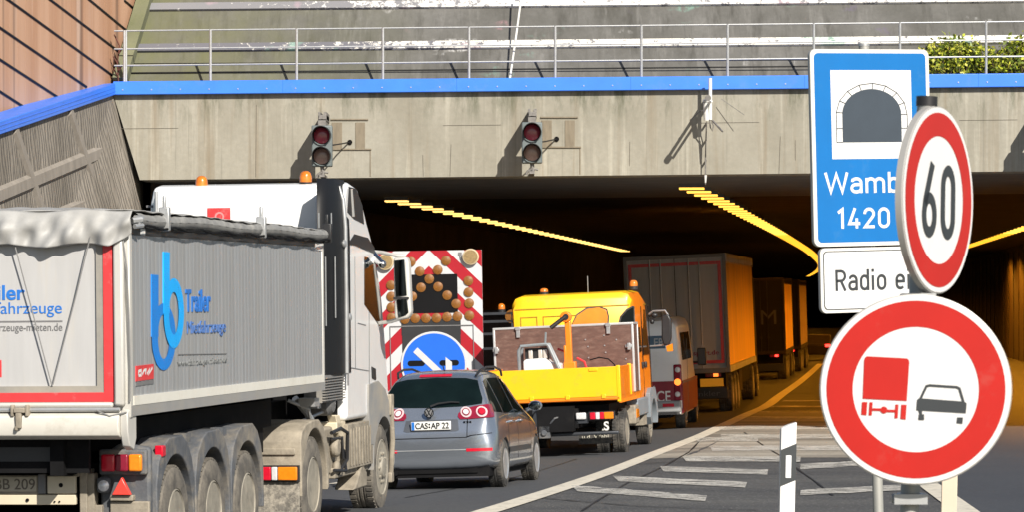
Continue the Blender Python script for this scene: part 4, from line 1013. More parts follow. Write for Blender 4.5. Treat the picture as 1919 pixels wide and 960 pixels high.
# cab side: window, door, trims
def spoly(pts, m, name, x0=1.225, x1=1.24, bevel=.0, par=None):
    mb = MB(); mb.prism([S2(*p) for p in pts], 'x', x0, x1); return mb.build(name, m, par or cab, bevel=bevel)
dw = spoly([(684,480),(690,481),(704,497),(711,540),(717,606),(712,610),(684,570)], M_glass, 'side_window')
spoly([(700.5,492),(704,497),(717,606),(714,606)], M_alulight, 'window_trim', 1.23, 1.248, par=dw)
spoly([(652,395),(655,348),(668,352),(680,384),(683,418),(664,408)], M_blackp, 'roof_spoiler_panel', 1.225, 1.242)
spoly([(658,352),(660,352),(664,404),(661,404)], M_alulight, 'spoiler_trim', 1.23, 1.25)
spoly([(653,456),(665,437),(690,444),(702,462),(703,474),(666,458)], M_blackp, 'sun_visor_band', 1.225, 1.243)
spoly([(672,604),(687,608),(687,610),(672,606)], M_greytxt, 'panel_gap', 1.225, 1.238)
spoly([(655,687),(694,694),(694,695.5),(655,689)], M_greytxt, 'panel_gap', 1.225, 1.2385)
spoly([(692.5,480),(693.2,480),(693.8,735),(692.8,735)], M_greytxt, 'door_gap', 1.225, 1.238)
spoly([(666,480),(666.6,480),(668,690),(667,690)], M_greytxt, 'panel_gap', 1.225, 1.2375)
dh = spoly([(697,686),(704,690),(705,712),(698,708)], M_blackp, 'door_handle', 1.225, 1.25, .01)
mb = MB()
for px, py in ((643,455),(653,594)):
    y, z = S2(px,py); mb.lathe([(-.01,.045),(.02,.045),(.03,.03),(.03,.001)], (1.25,y,z), 'x', 14)
mb.build('locking_ring', M_steel, cab)
mb = MB(); y, z = S2(645,470); mb.tube([(1.262,y,z),(1.27,y+.05,z-.5),(1.262,y+.1,z-.8),(1.262,y+.06,z-1.5)], .012, 6); mb.build('air_hose', M_greytxt, cab)
# mirror
dM = F2.o.y+3.2*F2.c-1.35*F2.s
def Mx(px, py, d): p = F2.loc(W(px,py,d)); return Vector((p.x, p.y, p.z-zr(p.x)))
mb = MB(); mb.prism([(Mx(p,q,dM).x, Mx(p,q,dM).z) for p,q in ((742,482),(768,480),(772,490),(776,585),(770,596),(748,600),(743,592))], 'y', 3.2, 3.36); mi = mb.build('mirror', M_alulight, T2, bevel=.03, seg=3)
mb = MB(); mb.prism([(Mx(p,q,dM).x, Mx(p,q,dM).z) for p,q in ((744,487),(764,485),(768,553),(747,556))], 'y', 3.185, 3.21); mb.build('mirror_glass', mat('mirror_surface', (.12,.14,.14), .05, 1., var=.1), mi, bevel=.006)
mb = MB(); mb.prism([(Mx(p,q,dM).x, Mx(p,q,dM).z) for p,q in ((748,561),(768,558),(771,585),(766,590),(751,595))], 'y', 3.185, 3.21); mb.build('mirror_glass', MC['mirror_surface'], mi, bevel=.006)
mb = MB(); mb.box(Mx(742,555,dM).x, Mx(772,555,dM).x, 3.18, 3.22, Mx(750,560,dM).z, Mx(750,556,dM).z); mb.build('mirror_divider', M_blackp, mi)
mb = MB(); mb.tube([Mx(700,470,dM+.3), Mx(722,472,dM+.2), Mx(750,478,dM+.05), Mx(765,478,dM+.05)], .022, 8); mb.tube([Mx(712,605,dM+.3), Mx(735,602,dM+.2), Mx(755,596,dM+.05), Mx(766,592,dM+.05)], .022, 8); mb.build('mirror_arm', M_alulight, mi)
mb = MB(); a, b = Mx(697,472,dM+.25), Mx(721,494,dM+.05); mb.cyl(a, b, .065, .04, 14); mb.ball(b, .05, .05, .05); mb.build('mirror_pod', M_chrome, mi)
for px, py in ((378,352),(573,343)):
    x, z = B2(px, py, 1.95); beacon(T2, x, 1.95, z-.01, .07, .16)
mb = MB(); mb.cyl((.9,1.85,3.7),(.9,1.85,3.76),.09); mb.build('beacon_mount', M_white, T2)
# front arch, steps, tank, hoses
mb = MB(); YF = 3.67
prof = [(-.78,.95),(-.86,1.25),(-.8,1.56),(.05,1.58),(.3,1.5),(.47,1.25),(.5,1.0)]
fender(mb, YF, .5, .6, [(-.78,.8),(-.86,1.25),(-.84,1.5),(-.3,1.53),(.1,1.42),(.4,1.2),(.56,.95),(.6,.8)], .86, 1.255, .8); mb.build('front_mudguard', mat('grey_arch_plastic', (.24,.245,.25), .6, dirt=DUST, dirtamt=.55), T2, bevel=.05, seg=3)
mb = MB(); fender(mb, YF, .5, .6, [(-.7,.8),(-.72,1.3),(-.3,1.48),(.1,1.4),(.4,1.2),(.56,.95),(.6,.8)], -1.25, -.86, .8); mb.build('front_mudguard', MC['grey_arch_plastic'], T2, bevel=.05)
for s in (1,-1): wheel(T2, s*1.06, YF, .5, .5, .33, s, 'front', M_rubberd)
mb = MB(); mb.box(-1.2,1.2,3.95,4.2,.35,.75); mb.box(-1.0,1.0,1.9,3.9,.5,1.12); mb.build('engine_block', M_black, T2, smooth=0)
mb = MB(); mb.tube([(1.2,4.0,1.35),(1.26,4.05,1.2),(1.27,4.08,.8),(1.24,4.1,.4)],.035); mb.box(1.15,1.28,3.98,4.15,1.1,1.35); mb.box(1.15,1.27,4.02,4.16,.3,.42); mb.build('entry_step', M_dust2, T2, bevel=.015)
for s in (1,-1): 
    for xx in (1.09, .74): wheel(T2, s*xx, 0, .51, .51, .3, s, 'truck', M_rubberd)
mb = MB(); mb.cyl((-.9,0,.51),(.9,0,.51),.12); mb.cyl((-.9,YF,.5),(.9,YF,.5),.08)
for x in (-.5,.4): mb.box(x,x+.1,-1.0,3.6,.72,.98)
mb.build('frame_rail', M_black, T2, smooth=0)
prof = [(-.64,.62),(-.66,1.0),(-.6,1.1),(-.42,1.17),(-.1,1.2),(.2,1.2),(.42,1.12),(.58,.95),(.66,.7),(.67,.45)]
for s in (1,-1):
    mb = MB(); fender(mb, 0, .51, .6, [(-.63,.42)]+prof, min(s*.6,s*1.262), max(s*.6,s*1.262), .42); mb.build('rear_mudguard', M_dust2, T2, bevel=.05, seg=3)
YB = -.66
mb = MB(); mb.box(.62,1.2,YB-.02,YB+.04,.86,.93); mb.build('mudguard_lip', M_dust2, T2, bevel=.01)
x0, z1 = B2(492,874,YB); x1, z0 = B2(560,899,YB)
mb = MB(); mb.box(x0-.01,x1+.01,YB-.03,YB+.03,z0-.015,z1+.015); lh = mb.build('lamp_housing', M_blackp, T2)
for a, b, mm in ((493,510,M_lampred),(511,522,M_lampwh),(523,559,M_lampor)):
    mb = MB(); mb.box(B2(a,880,YB)[0], B2(b,880,YB)[0], YB-.07, YB-.03, z0, z1); mb.build('lamp_lens', mm, lh, bevel=.01)
mb = MB(); mb.box(.62,1.24,YB-.0,YB+.03,.2,.72); mb.build('spray_flap', mat('mud_spattered_rubber', (.14,.13,.115), .9, var=.3, scale=20, dirt=(.46,.42,.35), dirtamt=.55, dscale=16), T2, bevel=.01)
mb = MB(); a, b = S2(652,795,1.25), S2(699,868,1.25); mb.box(.7,1.25,a[0],b[0],b[1],a[1])
w = (b[0]-a[0])/9
for i in range(8): mb.box(1.25,1.262,a[0]+w*(i+.75),a[0]+w*(i+1.05),b[1]+.03,a[1]-.05)
mb.build('fuel_tank', M_dust2, T2, bevel=.04, seg=3)
mb = MB(); a = S2(612,800,1.2); mb.box(.75,1.15,a[0]+.1,a[0]+.75,.55,1.08); mb.cyl((1.15,a[0]+.45,.85),(1.24,a[0]+.45,.85),.11); mb.cyl((1.15,a[0]+.55,.62),(1.22,a[0]+.55,.62),.08)
mb.build('air_dryer', M_dust2, T2, bevel=.03)
mb = MB(); y0 = a[0]+.15
mb.tube([(1.22,y0,1.02),(1.27,y0+.25,1.06),(1.28,y0+.55,1.0),(1.26,y0+.6,.7),(1.2,y0+.4,.55)],.022); mb.tube([(1.2,y0+.1,.95),(1.25,y0+.4,.95),(1.25,y0+.45,.72)],.016); mb.tube([(1.2,y0+.2,.6),(1.27,y0+.5,.58),(1.2,y0+.7,.8)],.018); mb.build('air_hose', M_blackp, T2)
mb = MB(); mb.prism([(1.25,.5),(1.25,.62),(2.6,.62),(3.0,.9),(3.0,.5)], 'x', .9, 1.2); mb.prism([(2.05,.33),(2.75,.33),(2.75,.5),(2.5,.62),(2.2,.4)], 'x', 1.0, 1.24); mb.build('side_skirt', M_dust2, T2, bevel=.02)
mb = MB(); mb.lathe([(-.02,.001),(0,.1),(.05,.14),(.12,.16),(.25,.16),(.3,.12),(.32,.001)], (.9,1.2,1.36), 'x', 22); mb.build('air_filter', mat('grey_filter_drum', (.13,.13,.13), .5, dirt=DUST, dirtamt=.35), T2)
mb = MB(); mb.tube([(.95,.4,1.42),(1.05,.55,1.25),(1.1,.7,1.1),(1.05,.85,1.02)],.04); mb.tube([(.9,.3,1.4),(1.1,.42,1.3),(1.1,.6,1.05)],.02); mb.tube([(.9,.9,1.15),(1.1,1.1,1.25),(1.15,1.4,1.3)],.02); mb.box(1.0,1.18,.35,.6,1.33,1.42); mb.box(1.0,1.15,.65,.8,1.3,1.43); mb.build('coupling_hose', M_steel, T2)
mb = MB(); mb.box(.8,1.2,1.35,1.8,1.0,1.12); mb.hexa([(1.1,1.5,.95),(1.2,1.5,.95),(1.2,1.72,.95),(1.1,1.72,.95)],[(1.1,1.3,1.2),(1.2,1.3,1.2),(1.2,1.5,1.2),(1.1,1.5,1.2)]); mb.build('step_plate', M_cream, T2, bevel=.01)
mb = MB(); mb.box(-.45,.45,-.5,.6,.98,1.06); mb.build('fifth_wheel', M_black, T2, bevel=.02)
# ================================================================== GREY CAR
TH = math.atan(.172); cx, cd = -1.05, 42.45
pit = math.atan((gz(-.55,45.3)-gz(-.95,43))/2.6)
Fc = Frame(cx, cd, TH, gz(-.75, 44.3)+.035)
car = thing('car', 'grey metallic compact car with silver roof rails behind the yellow truck', 'car', Fc.o, TH, pit, .035)
secs = [  # y, half width, bottom, waist height, top height, top half width
 (.0,.70,.34,.58,.70,.62),(.05,.80,.29,.62,.86,.70),(.12,.845,.26,.68,1.0,.74),(.26,.865,.24,.80,1.25,.70),(.42,.87,.23,.88,1.45,.62),(.62,.875,.22,.92,1.555,.58),
 (1.0,.88,.2,.93,1.59,.58),(1.7,.88,.2,.92,1.6,.59),(2.3,.88,.2,.91,1.55,.57),(2.75,.88,.2,.9,1.37,.56),(3.15,.875,.21,.88,1.1,.62),(3.5,.86,.22,.83,.98,.62),(3.9,.81,.25,.72,.84,.56),(4.15,.70,.3,.6,.70,.5),(4.2,.62,.36,.52,.6,.45)]
mb = MB(); rings = []
for (y, w, zb, zw, zt, wt) in secs:
    h = [(0,zb),(w*.75,zb),(w*.96,zb+.05),(w*.99,zb+.2*(zw-zb)+.02),(w,zb+.62*(zw-zb)),(w*.985,zw),((w*.97)*.55+wt*.45,zw+(zt-zw)*.42),(wt*1.03,zw+(zt-zw)*.86),(wt*.9,zw+(zt-zw)*.97),(wt*.45,zt),(0,zt+.006)]
    ring = [(x,y,z) for x,z in h]+[(-x,y,z) for x,z in h[-2:0:-1]]; rings.append(ring)
n = len(rings[0]); mb.add([p for r in rings for p in r], [(i*n+j, i*n+(j+1) % n, (i+1)*n+(j+1) % n, (i+1)*n+j) for i in range(len(rings)-1) for j in range(n)]+[tuple(range(n))[::-1], tuple(range((len(rings)-1)*n, len(rings)*n))])
body = mb.build('body', M_carp, car, smooth=180); ss = body.modifiers.new('sub', 'SUBSURF'); ss.levels = 2; ss.render_levels = 2; bake(body)
for p in body.data.polygons: p.use_smooth = True
par = body.parent; body.parent = None; bpy.context.view_layer.update(); cb = bvh_of(body)
def C(px, py, ys=0.): x, z = Fc.back(px, py, ys); return x, z-.035*x
def rearp(pts): return [C(*p) for p in pts]
rmk = lambda a, b: (a, -2, b)
def cpaste(name, pts, mk, d, m, off=.004, par=None, cuts=5):
    mb = MB(); paste(mb, cb, pts, mk, d, off, cuts); return mb.build(name, m, par or car, smooth=60, fix=False)
M_ringw = mat('pink_white_lens', (.6,.45,.47), .2, var=.2, scale=30, coat=.5)
M_cargl = mat('car_glass', (.004,.009,.009), .04, var=.3, spec=.3)
rw = [(-.70,1.13),(-.4,1.10),(0,1.09),(.4,1.10),(.66,1.13),(.66,1.2),(.56,1.44),(.4,1.475),(0,1.49),(-.4,1.475),(-.56,1.44),(-.68,1.2)]
cpaste('rear_window', rw, rmk, (0,1,0), M_cargl)
cpaste('brake_light', [(-.24,1.497),(.2,1.497),(.2,1.53),(-.24,1.53)], rmk, (0,1,0), M_lampred, .012)
smk = lambda a, b: (3, a, b)
for sgn in (1,-1):
    mk = (lambda s: (lambda a, b: (3*s, a, b)))(sgn); dd = (-sgn,0,0)
    cpaste('side_window', [(.36,1.02),(.42,1.2),(.62,1.43),(.85,1.46),(.85,1.0)], mk, dd, M_cargl)
    cpaste('side_window', [(.92,.995),(.92,1.465),(1.66,1.47),(1.72,.985)], mk, dd, M_cargl)
    cpaste('side_window', [(1.8,.98),(1.76,1.465),(2.15,1.44),(2.55,1.25),(2.8,1.06),(2.85,.975)], mk, dd, M_cargl)
    for y in (1.0, 1.745, 2.8): cpaste('door_gap', [(y,.3),(y+.012,.3),(y+.012,.98),(y,.98)], mk, dd, M_black, .002)
    cpaste('body_moulding', [(1.0,.46),(2.75,.46),(2.75,.53),(1.0,.53)], mk, dd, mat('dark_moulding', (.04,.042,.045), .4), .012)
    mb = MB()
    for y in (1.12,1.86): mb.box(sgn*.85 if sgn > 0 else -.90, .90 if sgn > 0 else -.85, y, y+.2, .86, .89)
    mb.build('door_handle', M_carp, car, bevel=.012)
    mb = MB(); mb.tube([(sgn*.53,.52,1.5),(sgn*.56,.66,1.57),(sgn*.57,1.1,1.615),(sgn*.575,1.7,1.62),(sgn*.565,2.25,1.57),(sgn*.55,2.4,1.5)], .017, 8); mb.build('roof_rail', M_blackp, car)
    mb = MB(); mb.ball((sgn*.975,2.66,1.06), .1, .06, .075); mb.tube([(sgn*.84,2.66,1.0),(sgn*.93,2.66,1.03)], .025); mi = mb.build('wing_mirror', M_carp, car, smooth=180)
    mb = MB(); mb.ball((sgn*.975,2.612,1.06), .082, .02, .06); mb.build('mirror_glass', MC['mirror_surface'], mi, smooth=180)
    # tail lamps wrap round the corner
    pts = [(.405,.965),(.42,1.01),(.50,1.06),(.64,1.095),(.80,1.115),(.905,1.12),(.93,1.0),(.92,.945),(.75,.94),(.55,.93),(.43,.93)]
    v = Vector((-.35*sgn,1,0)).normalized()
    tl = cpaste('tail_lamp', [(sgn*a,b) for a,b in pts], (lambda s: (lambda a, b: (a+.7*s-.02*s, -2, b)))(sgn), v, M_lampdark, .012)
    for cxx in (.525,.735):
        for rr_, mm, of in ((.076,M_ringw,.02),(.053,M_lampdark,.026),(.038,M_lampwh if cxx < .6 else M_lampred,.031)):
            cpaste('lamp_ring' if rr_ > .07 else 'lamp_lens', [(sgn*cxx+rr_*math.cos(q*.449),1.018+rr_*.95*math.sin(q*.449)) for q in range(14)], (lambda s: (lambda a, b: (a+.68*s, -2, b)))(sgn), v, mm, of, tl, 3)
    cpaste('bumper_reflector', [(sgn*a,b) for a,b in ((.47,.505),(.47,.545),(.83,.545),(.83,.505))], (lambda s: (lambda a, b: (a+.7*s, -2, b)))(sgn), v, M_lampred, .006)
cpaste('bumper_gap', [(-.8,.685),(-.8,.698),(.46,.698),(.52,.72),(.8,.745),(.8,.735),(.54,.71),(.47,.687)], rmk, (0,1,0), M_black, .002)
cpaste('bumper_trim', [(-.82,.525),(-.82,.538),(.46,.538),(.46,.525)], rmk, (0,1,0), M_alu, .006)
cpaste('hatch_gap', [(.476,.7),(.476,.94),(.486,.94),(.486,.7)], rmk, (0,1,0), M_black, .002)
cpaste('plate_recess', [(-.38,.79),(-.35,.93),(.35,.935),(.37,.79),(.33,.775),(-.34,.775)], rmk, (0,1,0), mat('recess_paint', (.11,.12,.14), .4, .5), .003)
mb = MB(); yb = .035; mb.box(-.27,.27,yb-.035,yb-.02,.80,.915); pl = mb.build('number_plate', M_platew, car, bevel=.006)
mb = MB(); mb.box(-.262,-.222,yb-.0365,yb-.034,.805,.91); mb.build('plate_blue_band', M_blue, pl, smooth=0)
mb = MB(); text(mb, 'CAS', (-.21,yb-.037,.818), (1,0,0), (0,0,1), .17, .08, .015); text(mb, 'AP 22', (.0,yb-.037,.818), (1,0,0), (0,0,1), .245, .08, .015); disc(mb, -.02, .875, .013, yb-.0375, 12); disc(mb, -.02, .838, .013, yb-.0375, 12); mb.build('plate_letters', M_txtblack, pl, smooth=0)
mb = MB(); disc(mb, -.03, 1.03, .062, yb+.012, 28); em = mb.build('emblem', M_greytxt, car, smooth=0)
mb = MB(); disc(mb, -.03, 1.03, .066, yb+.009, 28, .056); k = Matrix.Translation((-.03,yb+.008,1.03))
for pts in ([(-.028,.05),(-.002,.008),(.002,.008),(.028,.05)], [(-.05,.022),(-.026,-.045),(0,-.002),(.026,-.045),(.05,.022)]): stroke(mb, [(-.03+a,1.03+b) for a,b in pts], .011, yb+.008)
mb.build('emblem_ring', M_chrome, em, smooth=0)
mb = MB()
for i in range(3): mb.box(.43+.04*i,.46+.04*i,yb+.018,yb+.03,.885,.905)
mb.build('model_badge', M_chrome, car, smooth=0)
mb = MB(); mb.tube([(-.02,.1,1.115),(.08,.14,1.15),(.25,.17,1.165),(.36,.18,1.155)], .012, 6); mb.build('rear_wiper', M_blackp, car)
mb = MB(); mb.tube([(.06,.75,1.58),(.06,.65,1.66)], .008, 6); mb.build('roof_aerial', M_blackp, car)
mb = MB(); mb.box(-.75,.75,.1,4.0,.17,.4); mb.tube([(-.62,.02,.24),(-.62,.3,.24)], .035, 10); mb.tube([(-.5,.02,.24),(-.5,.3,.24)], .035, 10); mb.box(-.6,.6,.08,.3,.22,.33); mb.build('underbody', M_black, car)
CW = (.73, 3.31)
cut = MB()
for y in CW:
    for s in (1,-1): cut.cyl((s*.62,y,.3),(s*1.1,y,.3),.365,n=36)
co = cut.build('cutter', M_black); bo = body.modifiers.new('arch', 'BOOLEAN'); bo.object = co; bo.operation = 'DIFFERENCE'; bake(body); body.parent = par
bpy.data.objects.remove(co)
body.data.set_sharp_from_angle(angle=R(40))
for y in CW:
    for s in (1,-1): wheel(car, s*.765, y, .315, .318, .21, s, 'alloy', M_rubber, M_alloy)

# ================================================================== YELLOW CREW-CAB TIPPER
THY = math.atan(.165)
Fy = place_frame(1.975, 57, THY, 1.24); Fy.o.z = gz(.8, 59)-.015; RY = .045
TY = thing('yellow_truck', 'yellow and orange crew-cab flatbed truck with brown tool box behind its cab', 'truck', Fy.o, THY, 0, RY)
def YB_(px, py, ys=0.): x, z = Fy.back(px, py, ys); return x+RY*z, z-RY*x
def YS_(px, py, xs=1.24): y, z = Fy.side(px, py, xs); return y, z-RY*xs
zg0, zg1 = YB_(1100,748)[1]+.02, YB_(1100,690)[1]
mb = MB(); mb.box(-1.235,1.235,-.03,.02,zg0,zg1)
for x in (-1.0,-.35,.3,.95): mb.box(x-.04,x+.04,-.05,-.03,zg0-.03,zg0+.05)
mb.box(.7,.86,-.045,-.03,zg1-.07,zg1-.02)
mb.build('tailboard', M_yel, TY, bevel=.012)
mb = MB(); mb.box(-1.24,1.24,-.035,.0,zg0-.06,zg0-.005); mb.build('tailboard_hinge', M_ora, TY, bevel=.01)
for s in (1,-1):
    mb = MB(); mb.box(min(s*1.2,s*1.24),max(s*1.2,s*1.24),.06,2.95,zg0,zg1); mb.build('sideboard', M_ora, TY, bevel=.01)
    for ya, yb2 in ((-.035,.06),(1.5,1.58)):
        mb = MB(); mb.box(min(s*1.19,s*1.26),max(s*1.19,s*1.26),ya,yb2,zg0-.1 if ya < 0 else zg0-.02,zg1+.02); mb.build('stake', M_yel, TY, bevel=.012)
mb = MB(); mb.box(-1.24,1.24,.0,2.95,zg0-.07,zg0+.02)
for i in range(14): mb.box(1.2,1.25,.12+.2*i,.2+.2*i,zg0-.12,zg0-.06)
mb.build('bed_floor', M_ora, TY)
mb = MB(); 
for x in (-.45,.38): mb.box(x,x+.08,.05,6.0,.55,.9)
mb.box(-1.0,1.0,.25,2.7,.75,.95); mb.box(-.9,.9,3.0,6.0,.45,.8); mb.box(-.25,.4,-.12,.1,.5,.95); mb.build('chassis', M_black, TY, smooth=0)
# cab
ZC = 2.98
def cabring(y, w, z0, z1, wt): return [(w*.97,y,z0),(w,y,z0+.25),(w,y,1.45),(w*.985,y,1.75),(wt+.04,y,z1-.16),(wt-.03,y,z1-.04),(wt-.16,y,z1),(-wt+.16,y,z1),(-wt+.03,y,z1-.04),(-wt-.04,y,z1-.16),(-w*.985,y,1.75),(-w,y,1.45),(-w,y,z0+.25),(-w*.97,y,z0)]
rg = [cabring(*a) for a in ((3.0,1.12,.85,ZC-.1,1.07),(3.06,1.14,.82,ZC-.02,1.1),(3.4,1.15,.8,ZC+.01,1.1),(4.6,1.15,.8,ZC+.02,1.1),(5.3,1.15,.8,ZC-.06,1.06),(5.75,1.12,.7,2.1,1.05),(5.9,1.08,.5,1.6,1.0))]
mb = MB(); n = len(rg[0]); mb.add([p for r in rg for p in r], [(i*n+j, i*n+(j+1) % n, (i+1)*n+(j+1) % n, (i+1)*n+j) for i in range(len(rg)-1) for j in range(n)]+[tuple(range(n))[::-1], tuple(range((len(rg)-1)*n,len(rg)*n))])
yc = mb.build('cab', [M_yel, M_ora], TY, smooth=40)
for p in yc.data.polygons:            # the sides are painted orange, roof and back yellow
    if abs(p.normal.x) > .75: p.material_index = 1
mb = MB(); mb.box(-1.08,1.09,2.985,3.01,ZC-.27,ZC-.255); mb.box(1.09,1.125,3.05,5.3,ZC-.27,ZC-.25)
for x0, x1 in ((-.98,-.66),(-.55,.1)):
    for a in ((x0,x1,2.2,2.212),(x0,x1,ZC-.42,ZC-.408),(x0,x0+.012,2.2,ZC-.41),(x1-.012,x1,2.2,ZC-.41)): mb.box(a[0],a[1],2.985,3.0,a[2],a[3])
mb.build('pressed_seam', mat('shadow_seam_yellow', (.35,.2,.01), .6), yc, smooth=0)
def rwin(pts, name, m, off, par):
    mb = MB(); mb.prism([YB_(*p, 3.0) for p in pts], 'y', 3.0-off, 3.005); return mb.build(name, m, par, bevel=.006)
half = [(1072,610),(1082,592),(1100,580),(1122,577),(1136,582),(1139,594),(1138,612)]
w1 = rwin([(1070,612),(1080,590),(1099,577.5),(1122,574.5),(1138,580),(1141.5,594),(1141,613)], 'window_seal', M_rubber, .012, yc); rwin(half, 'rear_window', mat('painted_orange_reflection', (.78,.25,.03), .25, coat=.5), .018, w1)  # orange reflection put into the pane's own colour
w2 = rwin([(1158,612),(1162,594),(1174,580),(1186,574),(1189,576),(1190,612)], 'window_seal', M_rubber, .012, yc); rwin([(1161,612),(1165,595),(1176,583),(1186,577),(1187.5,579),(1188,612)], 'rear_window', M_glass, .018, w2)
def ywin(y0, y1, z0, z1, nm, m, off=.0, ax=0.):
    mb = MB(); mb.hexa([(1.1,y0,z0),(1.1,y1,z0),(1.152+off,y1,z0),(1.152+off,y0,z0)], [(1.1,y0,z1),(1.1,y1+ax,z1),(1.125+off,y1+ax,z1),(1.125+off,y0,z1)]); return mb.build(nm, m, yc, smooth=0)
ywin(3.35,4.15,1.82,2.62,'side_window',M_glass); ywin(4.4,5.3,1.75,2.62,'side_window',M_glass,0,-.2)
mb = MB()
for y in (3.2,4.28,5.42): mb.box(1.14,1.156,y,y+.015,.95,2.68)
mb.build('door_gap', M_black, yc)
for y in (4.05,4.48):
    mb = MB(); mb.box(1.14,1.185,y,y+.14,1.5,1.62); mb.build('door_handle', M_blackp, yc, bevel=.015)
mb = MB(); mb.box(1.15,1.17,3.12,3.16,1.2,2.6); mb.cyl((1.16,3.1,1.55),(1.2,3.1,1.55),.04); mb.build('cab_grip', M_alulight, yc)
beacon(TY, YB_(1188,553,3.7)[0], 3.7, ZC+.06, .08, .15); beacon(TY, YB_(1020,557,3.7)[0], 3.7, ZC+.03, .08, .1)
mb = MB(); mb.cyl((YB_(1102,550,4.2)[0],4.2,ZC),(YB_(1101,518,4.2)[0],4.2,ZC+.33),.008,n=6); mb.build('aerial', M_steel, TY)
# mirrors
mb = MB(); d_ = Fy.o.y+5.1
def YM(px, py, y): x, z = YB_(px, py, y); return (x, y, z)
mb.prism([YM(p,q,5.1)[::2] for p,q in ((1240,592),(1253,590),(1258,600),(1258,636),(1254,648),(1244,648),(1240,636))], 'y', 5.05, 5.2); ym = mb.build('mirror', M_blackp, TY, bevel=.025)
mb = MB(); mb.tube([YM(1216,590,5.2),YM(1224,584,5.15),YM(1246,583,5.12),YM(1252,592,5.12)], .018, 6); mb.tube([YM(1218,650,5.2),YM(1240,648,5.12),YM(1250,645,5.12)], .016, 6); mb.build('mirror_arm', M_steel, ym)
mb = MB(); mb.ball(YM(1226,592,5.1), .07,.06,.05); mb.ball(YM(1222,604,5.1), .045,.05,.05); mb.build('mirror_pod', M_blackp, ym)
mb = MB(); mb.prism([YM(p,q,5.0)[::2] for p,q in ((1248,650),(1260,645),(1261,659),(1250,660))], 'y', 5.0, 5.06); mb.build('indicator_lens', M_lampor, ym)
# rear end
mb = MB(); a, b = YB_(1020,824,.1), YB_(1160,806,.1); mb.box(-1.05,b[0],.05,.16,a[1]+.04,b[1]-.02); mb.build('bumper_bar', mat('dark_steel', (.05,.055,.065), .45, .4, var=.2), TY, bevel=.02)
for s in (1,-1):
    mb = MB(); x = .72*s; mb.prism([(x-.33,.64),(x-.3,.84),(x+.2,.9),(x+.24,.64)] if s > 0 else [(x-.24,.64),(x-.2,.9),(x+.3,.84),(x+.33,.64)], 'y', .55, .6); mb.build('mudguard', M_blackp, TY)
    mb = MB(); mb.box(x-.3,x+.3,.3,.315,.25,.44); fl = mb.build('mud_flap', M_rubber, TY)
    if s > 0:
        mb = MB(); text(mb, 'u.d. Wahl', (x-.24,.299,.345), (1,0,0), (0,0,1), .48, .07, .01); mb.build('lettering', mat('pale_lettering', (.45,.43,.36), .6), fl, smooth=0)
        mb = MB(); text(mb, 'S', (x+.2,.04,.49), (1,0,0), (0,0,1), .09, .16, .02); text(mb, '.', (x+.17,.04,.49), (1,0,0), (0,0,1), .02, .03, .02); mb.build('lettering', M_platew, TY, smooth=0)
x0, z0 = YB_(1104,789,.02); x1, z1 = YB_(1152,771,.02)
mb = MB(); mb.box(x0,x1,.0,.06,z0,z1); lh = mb.build('lamp_housing', M_blackp, TY)
for a, b, mm in ((1106,1116,M_lampred),(1116.5,1124,M_lampwh),(1124.5,1132,M_lampred),(1132.5,1150,M_lampor)):
    mb = MB(); mb.box(YB_(a,780,.02)[0], YB_(b,780,.02)[0], -.03, .0, z0+.015, z1-.015); mb.build('lamp_lens', mm, lh, bevel=.01)
mb = MB(); mb.box(YB_(1079,780,.02)[0], YB_(1098,780,.02)[0], .0, .08, YB_(1080,788,.02)[1], YB_(1080,775,.02)[1]); mb.build('reversing_lamp', M_lampwh, TY, bevel=.02)
mb = MB(); mb.box(YB_(1092,780,.02)[0]-.5, x0-.02, .05, .12, z0-.05, z0+.12); mb.box(-1.0,-.1,.08,.14,.62,.9); mb.build('lamp_carrier', MC['dark_steel'], TY)
mb = MB(); c = YB_(1020,790,.0); mb.lathe([(-.1,.001),(-.1,.12),(-.08,.21),(-.02,.22),(0,.001)], (c[0],0,c[1]), 'y', 20); tb = mb.build('cable_drum', MC['dark_steel'], TY, bevel=.01)
mb = MB(); c = YB_(1022,812,.0); mb.box(c[0]-.1,c[0]+.1,-.12,.05,c[1]-.1,c[1]+.12); mb.cyl((c[0],-.16,c[1]),(c[0],-.02,c[1]),.05); mb.tube([(c[0]+.1,-.1,c[1]+.15),(c[0]+.2,-.14,c[1]+.25),(c[0]+.35,-.05,c[1]+.3)],.018); mb.box(c[0]+.25,c[0]+.5,-.06,.05,c[1]+.15,c[1]+.32); mb.build('tow_coupling', M_dusty, TY, bevel=.01)
for y, in ((1.55,),):
    for s in (1,-1):
        for xx in (1.02,.72): wheel(TY, s*xx, y, .41, .415, .24, s, 'truck')
for s in (1,-1): wheel(TY, s*1.0, 5.15, .41, .415, .26, s, 'front')
for s in (1,-1):
    mb = MB(); fender(mb, 5.15, .42, .47, [(-.62,.55),(-.62,1.0),(-.4,1.1),(.3,1.1),(.5,.9),(.6,.6)], min(s*.75,s*1.22), max(s*.75,s*1.22), .4); mb.build('front_mudguard', mat('blue_grey_plastic', (.2,.23,.26), .55, var=.1), TY, bevel=.04)
mb = MB(); mb.box(.8,1.2,2.4,2.95,.5,.85); mb.build('side_tank', M_dust2, TY, bevel=.03)
mb = MB(); mb.box(1.0,1.21,2.5,2.9,.6,.78); mb.build('side_marker', M_lampor, TY, bevel=.02)
mb = MB(); mb.prism([(3.9,.42),(3.9,.5),(4.45,.78),(4.45,.42)], 'x', .85, 1.15); mb.build('step', M_dust2, TY)
mb = MB(); mb.prism([(2.9,.62),(4.5,.62),(4.5,.95),(2.9,.95)], 'x', .9, 1.19); mb.build('side_skirt', MC['blue_grey_plastic'], TY, bevel=.03)
